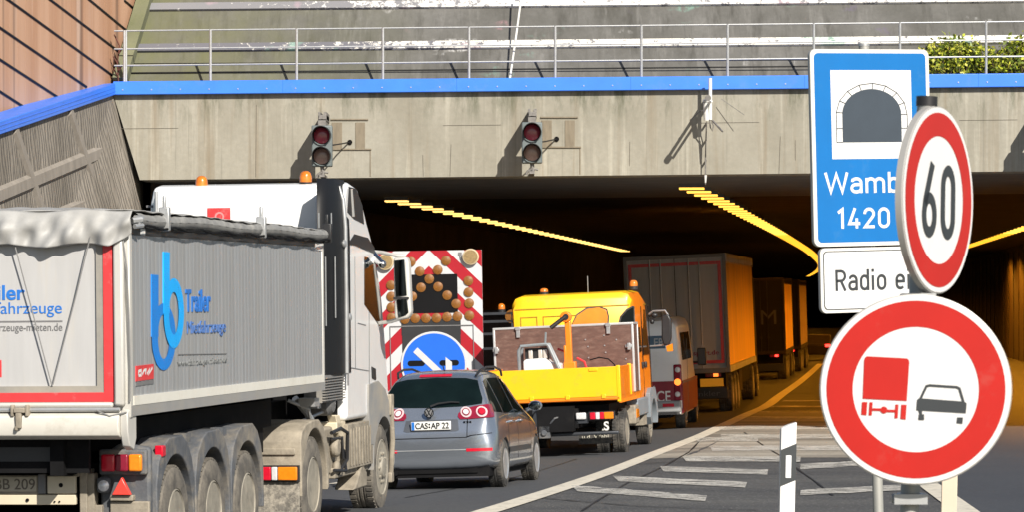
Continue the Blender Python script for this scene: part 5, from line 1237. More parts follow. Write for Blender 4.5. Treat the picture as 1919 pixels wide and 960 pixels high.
# crane post
xc, zc0 = YB_(1068,690,1.2); _, zc1 = YB_(1066,603,1.2)
mb = MB(); mb.box(xc-.055,xc+.055,1.14,1.26,zg0,zc1); mb.box(xc-.1,xc+.12,1.1,1.3,zg0,zg1+.1); mb.cyl((xc-.03,1.1,zc1+.08),(xc-.03,1.3,zc1+.08),.1,n=18); mb.box(xc-.09,xc-.04,1.12,1.2,zg1+.05,zg1+.4); crp = mb.build('crane_post', M_ora, TY, bevel=.015)
mb = MB(); mb.cyl((xc-.02,1.08,zc1+.08),(xc-.02,1.32,zc1+.08),.055,n=14); mb.cyl((xc-.02,1.12,zc1+.09),(xc-.3,1.05,zc1-.11),.04); mb.build('crane_arm', M_blackp, crp)
# the load: things of their own
def yw(x, y, z): return Vector((Fy.o.x+x*Fy.c+y*Fy.s, Fy.o.y-x*Fy.s+y*Fy.c, Fy.o.z+z+RY*x))
x0, zt = YB_(918,617,2.0); x1, zt2 = YB_(1181,604,2.0); zt = (zt+zt2)/2
bx = thing('tool_box', 'large brown plywood tool box with silver metal edges on the yellow truck', 'tool box', yw(0,2.0,zg0+.022), THY, 0, RY); hh = zt-zg0-.022
mb = MB(); mb.box(x0+.02,x1-.02,.012,.7,.0,hh-.02); mb.build('panel', M_ply, bx)
mb = MB(); e = .042
mb.box(x0,x1,0,.71,hh-e,hh); mb.box(x0,x0+e,.001,.71,0,hh-e); mb.box(x1-e,x1,.001,.04,0,hh-e); mb.box(x1-e,x1,.67,.71,0,hh-e); mb.build('edge_trim', mat('silver_trim', (.58,.59,.6), .4, .4, var=.06), bx, bevel=.008)
for px in (966,1135):
    xx, zz = YB_(px,622,2.0); mb = MB(); mb.box(xx-.035,xx+.035,-.03,.0,hh-.2,hh-.02); mb.box(xx-.05,xx+.05,-.04,.0,hh-.06,hh-.0); mb.build('hasp', M_steel, bx, bevel=.006)
for px, py in ((926,660),(1174,652)):
    xx, zz = YB_(px,py,2.0); zz -= zg0; mb = MB(); mb.box(xx-.07,xx+.05,-.025,.0,zz-.03,zz+.03); mb.box(xx-.03,xx+.03,-.06,.0,zz-.07,zz+.06); mb.build('latch', M_steel, bx, bevel=.008)
mb = MB()
for px, py in ((1097,653),(1127,632),(1150,640),(1128,651),(1092,640),(1130,664),(1098,674),(1168,676)):
    xx, zz = YB_(px,py,2.0); zz -= zg0; mb.cyl((xx,-.004,zz),(xx,.013,zz),.014,n=8)
mb.build('screw_heads', M_steel, bx)['kind'] = 'stuff'
xa, za = YB_(968,692,.9); xb, zb_ = YB_(1054,645,.9)
vp = thing('vibrating_plate', 'white and grey soil compactor standing on the yellow truck bed', 'compactor', yw((xa+xb)/2,.9,zg0+.022), THY, 0, RY); hv = zb_-zg0-.022; wv_ = (xb-xa)/2
mb = MB(); mb.tube([(-wv_+.02,-.1,0),(-wv_+.02,-.1,hv-.1),(-wv_+.06,-.1,hv-.02),(-.0+.1,-.1,hv),(.14,-.1,hv-.03),(wv_,-.1,.2),(wv_+.02,-.1,0)], .032, 8); mb.tube([(-wv_+.02,.25,0),(-wv_+.02,.25,hv-.1),(-wv_+.06,.25,hv-.02),(.1,.25,hv),(wv_,.25,.2)], .03, 8); mb.tube([(.08,-.1,hv),(.1,-.1,hv+.22)], .02, 6); mb.build('frame', mat('grey_tube_frame', (.2,.23,.25), .45), vp)
ht = zg1-zg0; mb = MB(); mb.prism([(-wv_+.08,0),(-wv_+.08,ht+.13),(-wv_+.14,ht+.16),(.06,ht+.17),(.14,ht+.1),(.34,ht+.06),(.36,0)], 'y', -.05, .35); mb.build('engine_cover', M_white, vp, bevel=.03)
mb = MB(); mb.box(-wv_+.12,.12,.0,.22,ht+.15,hv-.06); mb.build('engine', M_blackp, vp)
for xx in (-.2,-.02,.07):
    mb = MB(); mb.box(xx-.05,xx+.03,-.03,.05,ht+.16,hv-.09); mb.build('cylinder_block', M_alulight, vp, bevel=.015)
hs = thing('hose', 'red and black hoses lying loose over the tailboard of the yellow truck', 'hose', yw(0,1.5,zg0), THY, 0, RY)
mb = MB()
for px0,py0,px1,py1 in ((1076,672,1104,692),(1040,655,1078,676)):
    a, b = YB_(px0,py0,1.5), YB_(px1,py1,1.5); mb.tube([(a[0],0,a[1]-zg0),((a[0]+b[0])/2,0,(a[1]+b[1])/2-zg0+.03),(b[0],0,b[1]-zg0-.3)], .022, 6)
mb.build('red_hose', M_red, hs)
mb = MB(); pts = [YB_(*p, 1.5) for p in ((1100,676),(1118,671),(1135,674),(1146,684),(1150,700))]; mb.tube([(a,0,b-zg0) for a,b in pts], .012, 6); mb.build('black_hose', M_black, hs)

# ================================================================== ARROW BOARD TRAILER
BD = 60.3; bc = W(806,470,BD); BS = FPX/BD; KZ = .003/1.
u_ = 1/(3.69*BS)                      # one step of the measuring grid
zgd = gz(bc.x, BD)
AB = thing('arrow_board_trailer', 'red and white striped warning board trailer with amber lamps and blue arrow disc', 'warning trailer', (bc.x+.04, BD, zgd), R(1.5), 0, .018)
ztop = bc.z-zgd; hw = 367*u_
def bp(x, y): return (x-428)*u_, ztop-(y-115)*u_
M_wref = mat('white_retroreflective', (.52,.53,.55), .45, var=.05, dirt=(.36,.34,.31), dirtamt=.2, dscale=4)
M_rref = mat('red_retroreflective', (.34,.004,.014), .4, var=.08)
M_bblk = mat('board_black', (.004,.004,.005), .6, var=.2, spec=.15); M_bgry = mat('board_dark_grey', (.03,.031,.034), .6, spec=.2)
ZLOW = .75
mb = MB(); mb.box(-hw,hw,.0,.09,ZLOW,ztop); bd = mb.build('board', M_wref, AB)
mb = MB(); per = 235*u_
for k in range(-9, 3):
    c0, c1 = 10*u_+k*per, 127*u_+k*per
    for s in (1,-1):
        poly = [(0,ZLOW),(hw,ZLOW),(hw,ztop),(0,ztop)]
        f = lambda p: p[0]-(ztop-p[1])*1.02
        poly = clip_half(poly, lambda p: f(p)-c0) 
        if poly: poly = clip_half(poly, lambda p: c1-f(p))
        if poly and len(poly) > 2: mb.add([(s*x,-.003,z) for x,z in poly], [tuple(range(len(poly)))])
mb.build('red_stripes', M_rref, bd, smooth=0)
def brect(x0, y0, x1, y1, a, b, m, name):
    p, q = bp(x0,y1), bp(x1,y0); mb = MB(); mb.box(p[0],q[0],a,b,p[1],q[1]); return mb.build(name, m, bd)
brect(234,280,624,548,-.012,.0,M_bblk,'lamp_window'); brect(232,590,642,700,-.014,.0,M_bgry,'grey_panel')
mb = MB()
for a in ((150,634,730,640),(150,640,155,1400),(726,640,731,1400)): p, q = bp(a[0],a[3]), bp(a[2],a[1]); mb.box(p[0],q[0],-.02,-.0,p[1],q[1])
mb.build('folding_frame', M_greytxt, bd, smooth=0)
mb = MB(); c = bp(452,905); 
for pts in ([(236,636),(452,636),(452,700),(300,760),(236,820)], [(640,636),(452,636),(452,700),(600,760),(640,820)]): mb.prism([bp(*p) for p in pts], 'y', -.017, -.001)
mb.build('grey_panel', M_bgry, bd, smooth=0)
mb = MB(); mb.cyl((c[0],-.028,c[1]),(c[0],-.0,c[1]),229*u_,n=56); dsk = mb.build('blue_disc', M_wref, bd, bevel=.004)
mb = MB(); disc(mb, c[0], c[1], 215*u_, -.030, 56); mb.build('disc_face', mat('sign_blue', (.008,.12,.62), .4, var=.05), dsk, smooth=0)
mb = MB()
for a, b in ((270,390),(490,625)):
    p, q = bp(a,915), bp(b,876); r_ = (q[1]-p[1])/2
    mb.prism([(p[0]+r_+r_*math.cos(R(90+i*15)), p[1]+r_+r_*math.sin(R(90+i*15))) for i in range(13)]+[(q[0]-r_+r_*math.cos(R(-90+i*15)), p[1]+r_+r_*math.sin(R(-90+i*15))) for i in range(13)], 'y', -.033, -.029)
mb.build('disc_slot', M_bblk, dsk, smooth=0)
mb = MB()
for pts in ([(310,818),(340,785),(520,960),(490,990)], [(533,855),(577,890),(577,1040),(400,1040),(430,995),(533,995)]): mb.prism([bp(*p) for p in pts], 'y', -.036, -.0335)
mb.build('disc_arrow', M_wref, dsk, smooth=0)
lm = [(365,258),(490,250),(430,312),(372,370),(490,367),(552,427),(613,487),(310,430),(250,487),(328,583),(402,583),(475,583),(548,577),(620,575),(255,588),(700,330),(700,408),(703,485),(703,570),(548,187),(305,190),(165,350),(165,428),(165,503),(165,575)]
M_lamp = mat('unlit_amber_lens', (.21,.085,.015), .35, var=.35, scale=30, coat=.4)
for x, y in lm:
    p = bp(x,y); mb = MB(); mb.lathe([(-.04,.001),(-.038,.05),(-.028,.078),(-.026,.09),(-.0,.094)], (p[0],-.0,p[1]), 'y', 20); mb.build('warning_lamp', M_lamp, bd)
for x, y in ((720,163),(130,188)):
    p = bp(x,y); mb = MB(); mb.lathe([(-.1,.12),(-.09,.155),(0,.155)], (p[0],0,p[1]), 'y', 28); bl = mb.build('large_lamp', mat('pale_lamp_rim', (.45,.36,.22), .5), bd)
    mb = MB(); mb.lathe([(-.095,.001),(-.1,.06),(-.102,.13)], (p[0],0,p[1]), 'y', 28); mb.build('lamp_lens', mat('dull_amber_lens', (.27,.19,.09), .3, var=.3, scale=25), bl)
p = bp(645,140); mb = MB(); mb.box(p[0]-.035,p[0]+.035,-.01,0,p[1]-.04,p[1]+.03); mb.tube([(p[0],-.01,p[1]-.04),(p[0]+.01,-.012,p[1]-.12)], .01, 5); mb.build('light_sensor', M_greytxt, bd)
mb = MB(); mb.box(-.9,.9,.05,2.6,.5,.72); mb.box(-.06,.06,2.6,3.4,.5,.62); mb.box(-.85,-.75,.09,.2,.7,3.2); mb.box(.75,.85,.09,.2,.7,3.2); mb.build('trailer_frame', M_black, AB)
for s in (1,-1): wheel(AB, s*.88, 1.3, .34, .34, .2, s, 'front')
# ================================================================== VEHICLES INSIDE THE TUNNEL
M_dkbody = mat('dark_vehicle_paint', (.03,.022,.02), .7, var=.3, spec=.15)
st = thing('service_truck', 'dark flatbed lorry with amber beacon in the shade behind the arrow board', 'truck', (W(868,550,66).x, 65.2, gz(-1,66)-.0), math.atan(.1), 0, .03)
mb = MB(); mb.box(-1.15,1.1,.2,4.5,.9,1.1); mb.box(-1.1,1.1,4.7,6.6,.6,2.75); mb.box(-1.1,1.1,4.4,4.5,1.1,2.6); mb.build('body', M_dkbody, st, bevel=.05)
mb = MB()
for z in (1.5,1.95,2.25,2.5,2.66): mb.box(-1.12,1.1,.2,.26,z,z+.05)
for x in (-1.12,-.4,.3,1.05): mb.box(x,x+.05,.2,.26,1.1,2.7)
mb.build('rack', MC['dark_steel'], st)
beacon(st, .85, .3, 2.74, .075, .15)
mb = MB(); mb.cyl((1.07,.2,2.62),(1.07,.3,2.62),.14,n=20); mb.build('round_lamp', M_lamp, st)
for y in (1.3,5.6):
    for s in (1,-1): wheel(st, s*.98, y, .42, .42, .26, s, 'front')
# ---- white service van
THV = math.atan(.128); Fv = place_frame(3.73, 69.6, THV, .98); Fv.o.z = gz(2.8,72)-.02; RV = .035
VN = thing('van', 'white service van with dark red lower band beside the yellow truck cab', 'van', Fv.o, THV, 0, RV)
rings = [(.0,.93,.42,2.3,.80),(.05,.97,.38,2.42,.84),(.3,.985,.36,2.5,.86),(3.3,.985,.36,2.5,.86),(4.0,.97,.36,2.42,.82),(4.7,.95,.36,1.55,.78),(5.3,.9,.38,1.15,.72),(5.4,.8,.45,.95,.6)]
def vr(y,w,z0,z1,wt): 
    zm = z0+(z1-z0)*.45; return [(w*.96,y,z0),(w,y,z0+.15),(w,y,zm),(wt+.06,y,z1-.2),(wt,y,z1-.06),(wt-.14,y,z1),(-wt+.14,y,z1),(-wt,y,z1-.06),(-wt-.06,y,z1-.2),(-w,y,zm),(-w,y,z0+.15),(-w*.96,y,z0)]
rg = [vr(*a) for a in rings]; n = 12; mb = MB(); mb.add([p for r in rg for p in r], [(i*n+j, i*n+(j+1) % n, (i+1)*n+(j+1) % n, (i+1)*n+j) for i in range(7) for j in range(n)]+[tuple(range(n))[::-1], tuple(range(7*n,8*n))])
vb = mb.build('body', M_white, VN, smooth=45)
def VB(px, py, ys=0.): x, z = Fv.back(px, py, ys); return x+RV*z, z-RV*x
def vplate(pts, y0, y1, m, name, par=None): mb = MB(); mb.prism([VB(*p) for p in pts], 'y', y0, y1); return mb.build(name, m, par or vb)
M_vred = mat('dark_red_band', (.22,.015,.03), .45, var=.1)
xl, xr_ = -.93, .925
zb0, zb1 = VB(1240,772)[1], VB(1240,716)[1]
mb = MB(); mb.box(-.94,.90,-.012,.0,zb0+.12,zb1); bandr = mb.build('red_band', M_vred, vb)
mb = MB(); mb.box(.96,.992,.05,4.6,zb0-.05,zb1-.0); mb.build('red_band', M_vred, vb)
mb = MB(); p, q = VB(1216,757), VB(1258,735); text(mb, 'SERVICE', (q[0]-.95,-.0135,p[1]+.02), (1,0,0), (0,0,1), .93, q[1]-p[1], .01); text(mb, '24', (VB(1224,730)[0]-.1,-.0135,VB(1224,731)[1]), (1,0,0), (0,0,1), .14, .08); mb.build('lettering', M_platew, bandr, smooth=0)
mb = MB(); p, q = VB(1216,772), VB(1262,764); text(mb, '208 - 123', (p[0]-.1,-.0135,p[1]+.02), (1,0,0), (0,0,1), q[0]-p[0]+.05, .1); mb.build('lettering', M_red, vb, smooth=0)
mb = MB(); p, q = VB(1215,655), VB(1246,630); mb.box(p[0]-.3,q[0],-.012,.0,p[1],q[1]); ws = mb.build('rear_window', mat('blue_grey_glass', (.1,.17,.25), .15, var=.1), vb)
mb = MB(); text(mb, 'ER', (VB(1226,650)[0],-.0135,VB(1226,650)[1]), (1,0,0), (0,0,1), .22, .17, .01); mb.build('lettering', mat('pale_window_lettering', (.4,.42,.44), .5), ws, smooth=0)
mb = MB(); mb.box(VB(1262,700)[0], VB(1277,700)[0], -.03, .1, VB(1270,752)[1], VB(1270,684)[1]); tl = mb.build('tail_lamp', M_lampdark, VN, bevel=.03)
M_lit = mat('glowing_brake_lens', (.8,.2,.05), .3, emit=1.6, ecol=(1,.22,.03))
for py, mm, r_ in ((694,M_lampwh,.06),(717,M_lit,.075),(740,M_lampwh,.06)):
    c = VB(1270,py); mb = MB(); mb.lathe([(-.05,.001),(-.045,r_*.8),(-.03,r_)], (c[0],0,c[1]), 'y', 16); mb.build('lamp_lens', mm, tl)
mb = MB(); mb.box(-.95,.95,-.07,.12,.42,.68); mb.build('bumper', mat('grey_bumper', (.3,.31,.32), .6), VN, bevel=.05)
mb = MB(); mb.box(.55,.8,-.08,-.06,.55,.62); mb.build('bumper_reflector', M_lampred, VN)
mb = MB(); mb.box(.3,.85,-.1,.0,.38,.44); mb.build('rear_step', M_blackp, VN)
mb = MB()
for y0, y1 in ((.5,1.5),(1.7,3.0)): mb.hexa([(.9,y0,1.55),(.9,y1,1.55),(.992,y1,1.55),(.992,y0,1.55)], [(.85,y0,2.15),(.85,y1,2.15),(.945,y1,2.15),(.945,y0,2.15)])
mb.build('side_window', M_glass, vb, smooth=0)
mb = MB(); mb.box(.99,1.0,.1,4.5,1.05,1.08); mb.box(.99,.998,1.6,1.615,.5,2.0); mb.build('body_seam', M_greytxt, vb)
for s in (1,-1):
    mb = MB(); mb.box(min(s*1.05,s*1.25),max(s*1.05,s*1.25),4.05,4.2,1.35,1.75); mb.box(min(s*.9,s*1.06),max(s*.9,s*1.06),4.1,4.15,1.4,1.45); mb.build('mirror', M_blackp, VN, bevel=.03)
for y in (.95,4.4):
    for s in (1,-1): wheel(VN, s*.87, y, .35, .355, .23, s, 'front')
mb = MB(); mb.box(-.7,.7,.2,5,.3,.45); mb.build('underbody', M_black, VN)

# ---- curtain-sided trailers
def curtain(name, label, right_x, d, th, roll, length, m_back, m_side, red, parts=True, hgt=4.08):
    Fs = place_frame(right_x, d, th, 1.28); Fs.o.z = gz(right_x-1.2, d+5)-.02
    t = thing(name, label, 'semi-trailer', Fs.o, th, 0, roll)
    mb = MB(); mb.box(-1.25,1.25,.02,length,1.12,hgt-.02); mb.build('cargo_box', m_back, t, smooth=0)
    n = 46; mb = MB(); v = []
    for i in range(n+1):
        y = .06+(length-.1)*i/n
        for j in range(9):
            z = 1.25+(hgt-.22-1.25)*j/8; v.append((1.275+.012*math.sin(y*5.1+z*.4)+.008*math.sin(y*11.7), y, z))
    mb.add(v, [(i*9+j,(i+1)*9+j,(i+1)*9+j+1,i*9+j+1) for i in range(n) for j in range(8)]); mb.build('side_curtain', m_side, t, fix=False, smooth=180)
    mb = MB(); mb.box(1.2,1.3,.0,length,hgt-.2,hgt); 
    for i in range(22): mb.box(1.3,1.31,.2+i*(length-.4)/21,.26+i*(length-.4)/21,hgt-.26,hgt-.1)
    mb.build('roof_rail', M_alulight if red else M_dkbody, t)
    mb = MB(); mb.box(1.18,1.295,.0,length,1.08,1.24); mb.build('side_rail', M_alu if red else M_dkbody, t)
    mb = MB(); mb.box(-1.28,-1.2,-.02,.05,1.08,hgt); mb.box(1.2,1.29,-.02,.05,1.08,hgt); mb.box(-1.2,1.2,-.02,.05,hgt-.1,hgt); mb.box(-1.2,1.2,-.02,.05,1.08,1.2); mb.build('rear_frame', mat('grey_rear_frame', (.2,.2,.205), .6, dirt=(.1,.09,.08), dirtamt=.4) if red else M_dkbody, t, bevel=.01)
    for x in (-.62,-.35,.35,.62):
        mb = MB(); mb.cyl((x,-.025,1.2),(x,-.025,hgt-.1),.017,n=8); mb.box(x-.04,x+.04,-.04,.0,1.7,1.78); mb.build('door_bar', M_steel if red else M_dkbody, t)
    mb = MB(); mb.box(-.008,.008,.012,.0205,1.2,hgt-.1); mb.build('door_gap', M_black, t, smooth=0)
    mb = MB(); mb.box(-1.15,1.15,.3,length-.5,.62,1.1); mb.build('chassis', M_black, t, smooth=0)
    mb = MB(); mb.box(-1.2,1.2,.12,.2,.42,.72); fl = mb.build('rear_flap', M_blackp, t, bevel=.02)
    if red:
        mb = MB(); a, b = 1.08, 1.16
        for s in (1,-1): mb.box(min(s*a,s*b),max(s*a,s*b),-.004,.0195,1.32,hgt-.2)
        mb.box(-a,a,-.0045,.0195,1.32,1.4); mb.box(-a,a,-.0045,.0195,hgt-.28,hgt-.2); mb.build('red_border', M_red, t, smooth=0)
        mb = MB(); text(mb, 'www.transport.de', (-.4,.017,1.5), (1,0,0), (0,0,1), 1.42, .15, .01); mb.build('lettering', mat('dull_red_lettering', (.3,.02,.06), .5), t, smooth=0)
        mb = MB(); text(mb, 'winkler', (.2,.118,.5), (1,0,0), (0,0,1), .8, .13); mb.build('lettering', mat('dim_flap_lettering', (.1,.11,.12), .6), fl, smooth=0)
        mb = MB(); mb.box(.52,1.1,.0,.05,.74,.94); mb.build('marker_plate', mat('glowing_yellow_marker', (.8,.42,.01), .4, var=.06, emit=.12, ecol=(1,.4,.02)), t)  # faint glow put into the plate, though it is no lamp
    else:
        mb = MB(); text(mb, 'M', (.35,.0185,2.25), (1,0,0), (0,0,1), .6, .55, .0); mb.build('lettering', mat('dim_letter', (.045,.038,.032), .6), t, smooth=0)
    for s in (1,-1):
        mb = MB(); mb.box(min(s*.66,s*1.05),max(s*.66,s*1.05),.02,.1,.98,1.07); tl = mb.build('tail_lamp', M_lampdark, t)
        mb = MB(); mb.box(min(s*.86,s*.98),max(s*.86,s*.98),.0,.03,.985,1.065); mb.build('lamp_lens', M_lit if red else M_litr, tl)
    for y in (1.6,2.9,4.2):
        for s in (1,-1): wheel(t, s*1.07, y, .5, .5, .36, s, 'truck')
    mb = MB(); mb.box(.95,1.2,5.6,7.0,.45,1.0); mb.build('pallet_box', M_dkbody, t)
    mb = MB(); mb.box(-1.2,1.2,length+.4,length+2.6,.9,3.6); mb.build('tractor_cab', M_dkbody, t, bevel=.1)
    for s in (1,-1): wheel(t, s*1.05, length-.9, .5, .5, .36, s, 'truck'); wheel(t, s*1.05, length+1.9, .5, .5, .33, s, 'front')
    return t
M_litr = mat('glowing_red_lens', (.8,.03,.02), .3, emit=5., ecol=(1,.03,.02))
M_cur1 = mat('sodium_glow_curtain', (.86,.5,.11), .55, var=.14, scale=1.2, stretch=(1,1.2,.15), dirt=(.4,.36,.3), dirtamt=.3)  # orange of the sodium lamplight partly put into the cloth colour
M_back1 = mat('grey_trailer_doors', (.42,.42,.43), .6, var=.12, scale=1.5, stretch=(3,1,.3))
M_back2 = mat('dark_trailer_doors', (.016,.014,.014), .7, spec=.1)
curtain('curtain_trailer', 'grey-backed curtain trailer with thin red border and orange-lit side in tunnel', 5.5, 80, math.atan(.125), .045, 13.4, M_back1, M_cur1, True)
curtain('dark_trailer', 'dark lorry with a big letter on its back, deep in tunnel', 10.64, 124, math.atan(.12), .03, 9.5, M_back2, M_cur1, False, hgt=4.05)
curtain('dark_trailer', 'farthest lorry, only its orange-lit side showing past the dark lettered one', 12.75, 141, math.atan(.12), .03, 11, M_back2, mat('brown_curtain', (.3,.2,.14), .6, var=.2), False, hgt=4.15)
fc = thing('far_car', 'distant dark car with red tail lights just left of the round sign', 'car', (W(1534,640,172).x-.2, 172, gz(16,172)), math.atan(.11))
mb = MB(); mb.prism([(0,.35),(0,.9),(.3,1.0),(.7,1.42),(2.2,1.45),(2.9,1.0),(4.1,.85),(4.2,.35)], 'x', -.85, .85); mb.build('body', M_dkbody, fc, bevel=.08)
for s in (1,-1):
    mb = MB(); mb.box(min(s*.55,s*.82),max(s*.55,s*.82),-.03,.02,.78,.92); mb.build('tail_lamp', M_litr, fc)
    for y in (.8,3.4): wheel(fc, s*.76, y, .31, .31, .2, s, 'alloy')

# ================================================================== SIGNS AT THE ROADSIDE
M_sw = mat('sign_white', (.68,.68,.685), .38, var=.02, dirt=(.5,.48,.44), dirtamt=.06, dscale=4); M_sr = mat('sign_red', (.44,.012,.008), .35, var=.06, scale=5, dirt=(.4,.06,.04), dirtamt=.15, dscale=6)
M_sb = mat('tunnel_sign_blue', (.002,.14,.43), .35, var=.06, scale=3, dirt=(.03,.18,.42), dirtamt=.15, dscale=5); M_sk = mat('sign_black', (.035,.04,.045), .45, var=.05)
M_edge2 = mat('aluminium_sign_edge', (.46,.45,.43), .5, .4, var=.1); M_pole = mat('grey_sign_pole', (.4,.4,.38), .5, .35, var=.12, dirt=(.3,.28,.24), dirtamt=.4)
M_swg = mat('weathered_white_border', (.68,.67,.64), .5, var=.06)
def sign_frame(name, label, px, py, d, yaw, lean):
    return thing(name, label, 'traffic sign', W(px,py,d), -yaw, 0, -lean)
def round_sign(name, label, px, py, d, r, yaw, lean):
    t = sign_frame(name, label, px, py, d, yaw, lean)
    mb = MB(); mb.lathe([(.0,r*.985),(.004,r),(.03,r),(.034,r*.96),(.008,r*.955),(.006,.001)], (0,0,0), 'y', 72); pn = mb.build('panel', M_edge2, t)
    mb = MB(); disc(mb, 0, 0, r*.985, -.001, 72); mb.build('white_border', M_sw, pn, smooth=0)
    mb = MB(); disc(mb, 0, 0, r*.93, -.0025, 72, r*.655 if name == 'no_overtaking_sign' else r*.68); mb.build('red_ring', M_sr, pn, smooth=0)
    return t, pn
t, pn = round_sign('no_overtaking_sign', 'large round red-ringed sign with red lorry and black car symbols', 1716, 731, 12.45, .372, R(-5), R(1.4))
def npx(x, y): s = FPX/12.45; return (x-1716)/s/math.cos(R(5)), (731-y)/s
def npoly(mb, pts, off=-.004): mb.add([(npx(*p)[0], off, npx(*p)[1]) for p in pts], [tuple(range(len(pts)))])
mb = MB(); npoly(mb, [(1619,678),(1621,673),(1624,671),(1698,673),(1702,676),(1703,680),(1700,753),(1618,751)])
mb.m = 0
for i, q in enumerate(([(1617,757),(1627,757),(1626,782),(1616,781)], [(1631,757),(1637,757),(1636,782),(1630,782)], [(1679,760),(1685,760),(1684,786),(1678,786)], [(1690,760),(1700,760),(1699,788),(1689,787)], [(1637,768),(1652,768),(1652,773),(1637,773)], [(1664,770),(1679,770),(1679,775),(1664,775)])): npoly(mb, q, -.0042)
mb.add([(npx(1658,771)[0]+.014*math.cos(i*.524), -.0044, npx(1658,771)[1]+.014*math.sin(i*.524)) for i in range(12)], [tuple(range(12))])
mb.build('lorry_symbol', M_sr, pn, smooth=0)
mb = MB(); npoly(mb, [(1719,750),(1723,747),(1806,751),(1811,754),(1810,773),(1718,770)]); npoly(mb, [(1723,777),(1733,777),(1733,788),(1722,788)]); npoly(mb, [(1794,781),(1805,781),(1804,793),(1793,792)])
stroke(mb, [npx(1725,749), npx(1736,724), npx(1742,722.5), npx(1792,724.5), npx(1797,727), npx(1805,752)], .0095, -.0042)
npoly(mb, [(1722,770),(1729,770),(1729,777),(1724,777)], -.0043)
mb.build('car_symbol', M_sk, pn, smooth=0)
t, pn = round_sign('speed_limit_sign', 'tall narrow-looking speed limit 60 sign turned aside on the pole', 1759, 375, 12.62, .372, R(60.5), R(2.2))
mb = MB(); h = .288; r_ = Matrix.Identity(4)
din(mb, '6', -.175, -.147, h, .15, .98, -.004); din(mb, '0', .018, -.147, h, .15, .98, -.0042); mb.build('digits', M_sk, pn, smooth=0)
# the pole both hang on
P0_, P1_ = W(1737,184,12.62), W(1703,1000,12.60); gp = Vector(((P1_.x-P0_.x)*2.1+P0_.x, 12.6, vz(2,12.6)-.1)); P1_ = P0_.lerp(Vector((P0_.x+(P1_.x-P0_.x)*(P0_.z-gp.z)/(P0_.z-P1_.z), 12.6, gp.z)), 1)
pole = thing('sign_pole', 'slightly leaning round grey pole carrying the two round signs', 'sign pole', P1_)
mb = MB(); mb.cyl(P0_-P1_, (0,0,0), .038, n=20); mb.build('tube', M_pole, pole)
mb = MB(); dv = (P1_-P0_).normalized(); mb.cyl(P0_-P1_-dv*.008, P0_-P1_+dv*.03, .042, n=20); mb.build('cap', M_blackp, pole)
mb = MB()
for py in (560, 935):
    c = P0_.lerp(P1_, (P0_.z-W(0,py,12.6).z)/(P0_.z-P1_.z))-P1_; mb.cyl(c+Vector((0,0,-.02)), c+Vector((0,0,.02)), .052, n=18); mb.box(c.x-.07,c.x+.06,c.y-.075,c.y-.03,c.z-.02,c.z+.02); mb.cyl(c+Vector((-.075,-.02,0)), c+Vector((-.05,-.02,0)), .018, n=8)
mb.build('clamp', M_steel, pole)
# blue tunnel sign and the white panel under it
def panel_sign(name, label, cpx, cpy, d, w, h, yaw, lean, rad):
    t = sign_frame(name, label, cpx, cpy, d, yaw, lean)
    def rr(w, h, r): 
        o = []
        for cx_, cy_, a in ((w/2-r,h/2-r,0),(-w/2+r,h/2-r,90),(-w/2+r,-h/2+r,180),(w/2-r,-h/2+r,270)): o += [(cx_+r*math.cos(R(a+15*i)), cy_+r*math.sin(R(a+15*i))) for i in range(7)]
        return o
    mb = MB(); mb.prism(rr(w,h,rad), 'y', .0, .035); pn = mb.build('panel', M_edge2, t, bevel=.004)
    mb = MB(); mb.add([(x,-.001,z) for x,z in rr(w*.992,h*.996,rad)], [tuple(range(28))]); mb.build('white_border', M_swg, pn, smooth=0)
    return t, pn, rr
YW, LN = R(24), R(-1.55)
DS = 24.; SS = FPX/DS; CY_ = math.cos(YW+R(6.4))
tw_, th_ = 222/SS/CY_, 369/SS
t, pn, rr = panel_sign('tunnel_sign', 'blue rectangular tunnel sign with black arch symbol and white lettering', 1634, 276, DS, tw_, th_, YW, LN, .05)
def bpx(x, y): dy = y-276; xx = x-(1634+dy*.027); return xx/SS/CY_, -dy/SS
mb = MB(); mb.add([(x,-.0025,z) for x,z in rr(tw_-.066,th_-.062,.035)], [tuple(range(28))]); mb.build('blue_field', M_sb, pn, smooth=0)
hw_, = (75/SS/CY_,)
mb = MB(); zt, zb = bpx(0,131)[1], bpx(0,297)[1]; ox = bpx(1633,214)[0]; mb.add([(ox-hw_,-.004,zb),(ox+hw_,-.004,zb),(ox+hw_,-.004,zt),(ox-hw_,-.004,zt)], [(0,1,2,3)]); ic = mb.build('white_field', M_sw, pn, smooth=0)
zb = bpx(0,266)[1]; zc = bpx(0,214)[1]; rI = 55/SS/CY_; rO = 66/SS/CY_; kz = .87*CY_
mb = MB(); mb.add([(ox-rI,-.0055,zb)]+[(ox+rI,-.0055,zb)]+[(ox+rI*math.cos(R(a)),-.0055,zc+rI*kz*math.sin(R(a))) for a in range(0,181,8)], [tuple(range(25))]); mb.build('arch_symbol', mat('sign_anthracite', (.04,.055,.075), .45), ic, smooth=0)
mb = MB(); op = [(ox+rO,zb)]+[(ox+rO*math.cos(R(a)),zc+rO*kz*1.02*math.sin(R(a))) for a in range(0,181,22)]+[(ox-rO,zb)]
stroke(mb, op, .006, -.0057); ip = [(ox+rI,zb)]+[(ox+rI*math.cos(R(a)),zc+rI*kz*math.sin(R(a))) for a in range(0,181,22)]+[(ox-rI,zb)]
for a, b in zip(op, ip): stroke(mb, [a,b], .006, -.0061)
mz = (zb+zc)/2
for s in (1,-1): stroke(mb, [(ox+s*rI,mz),(ox+s*rO,mz)], .006, -.0061)
mb.build('arch_stones', M_sk, ic, smooth=0)
M_wl = M_sw
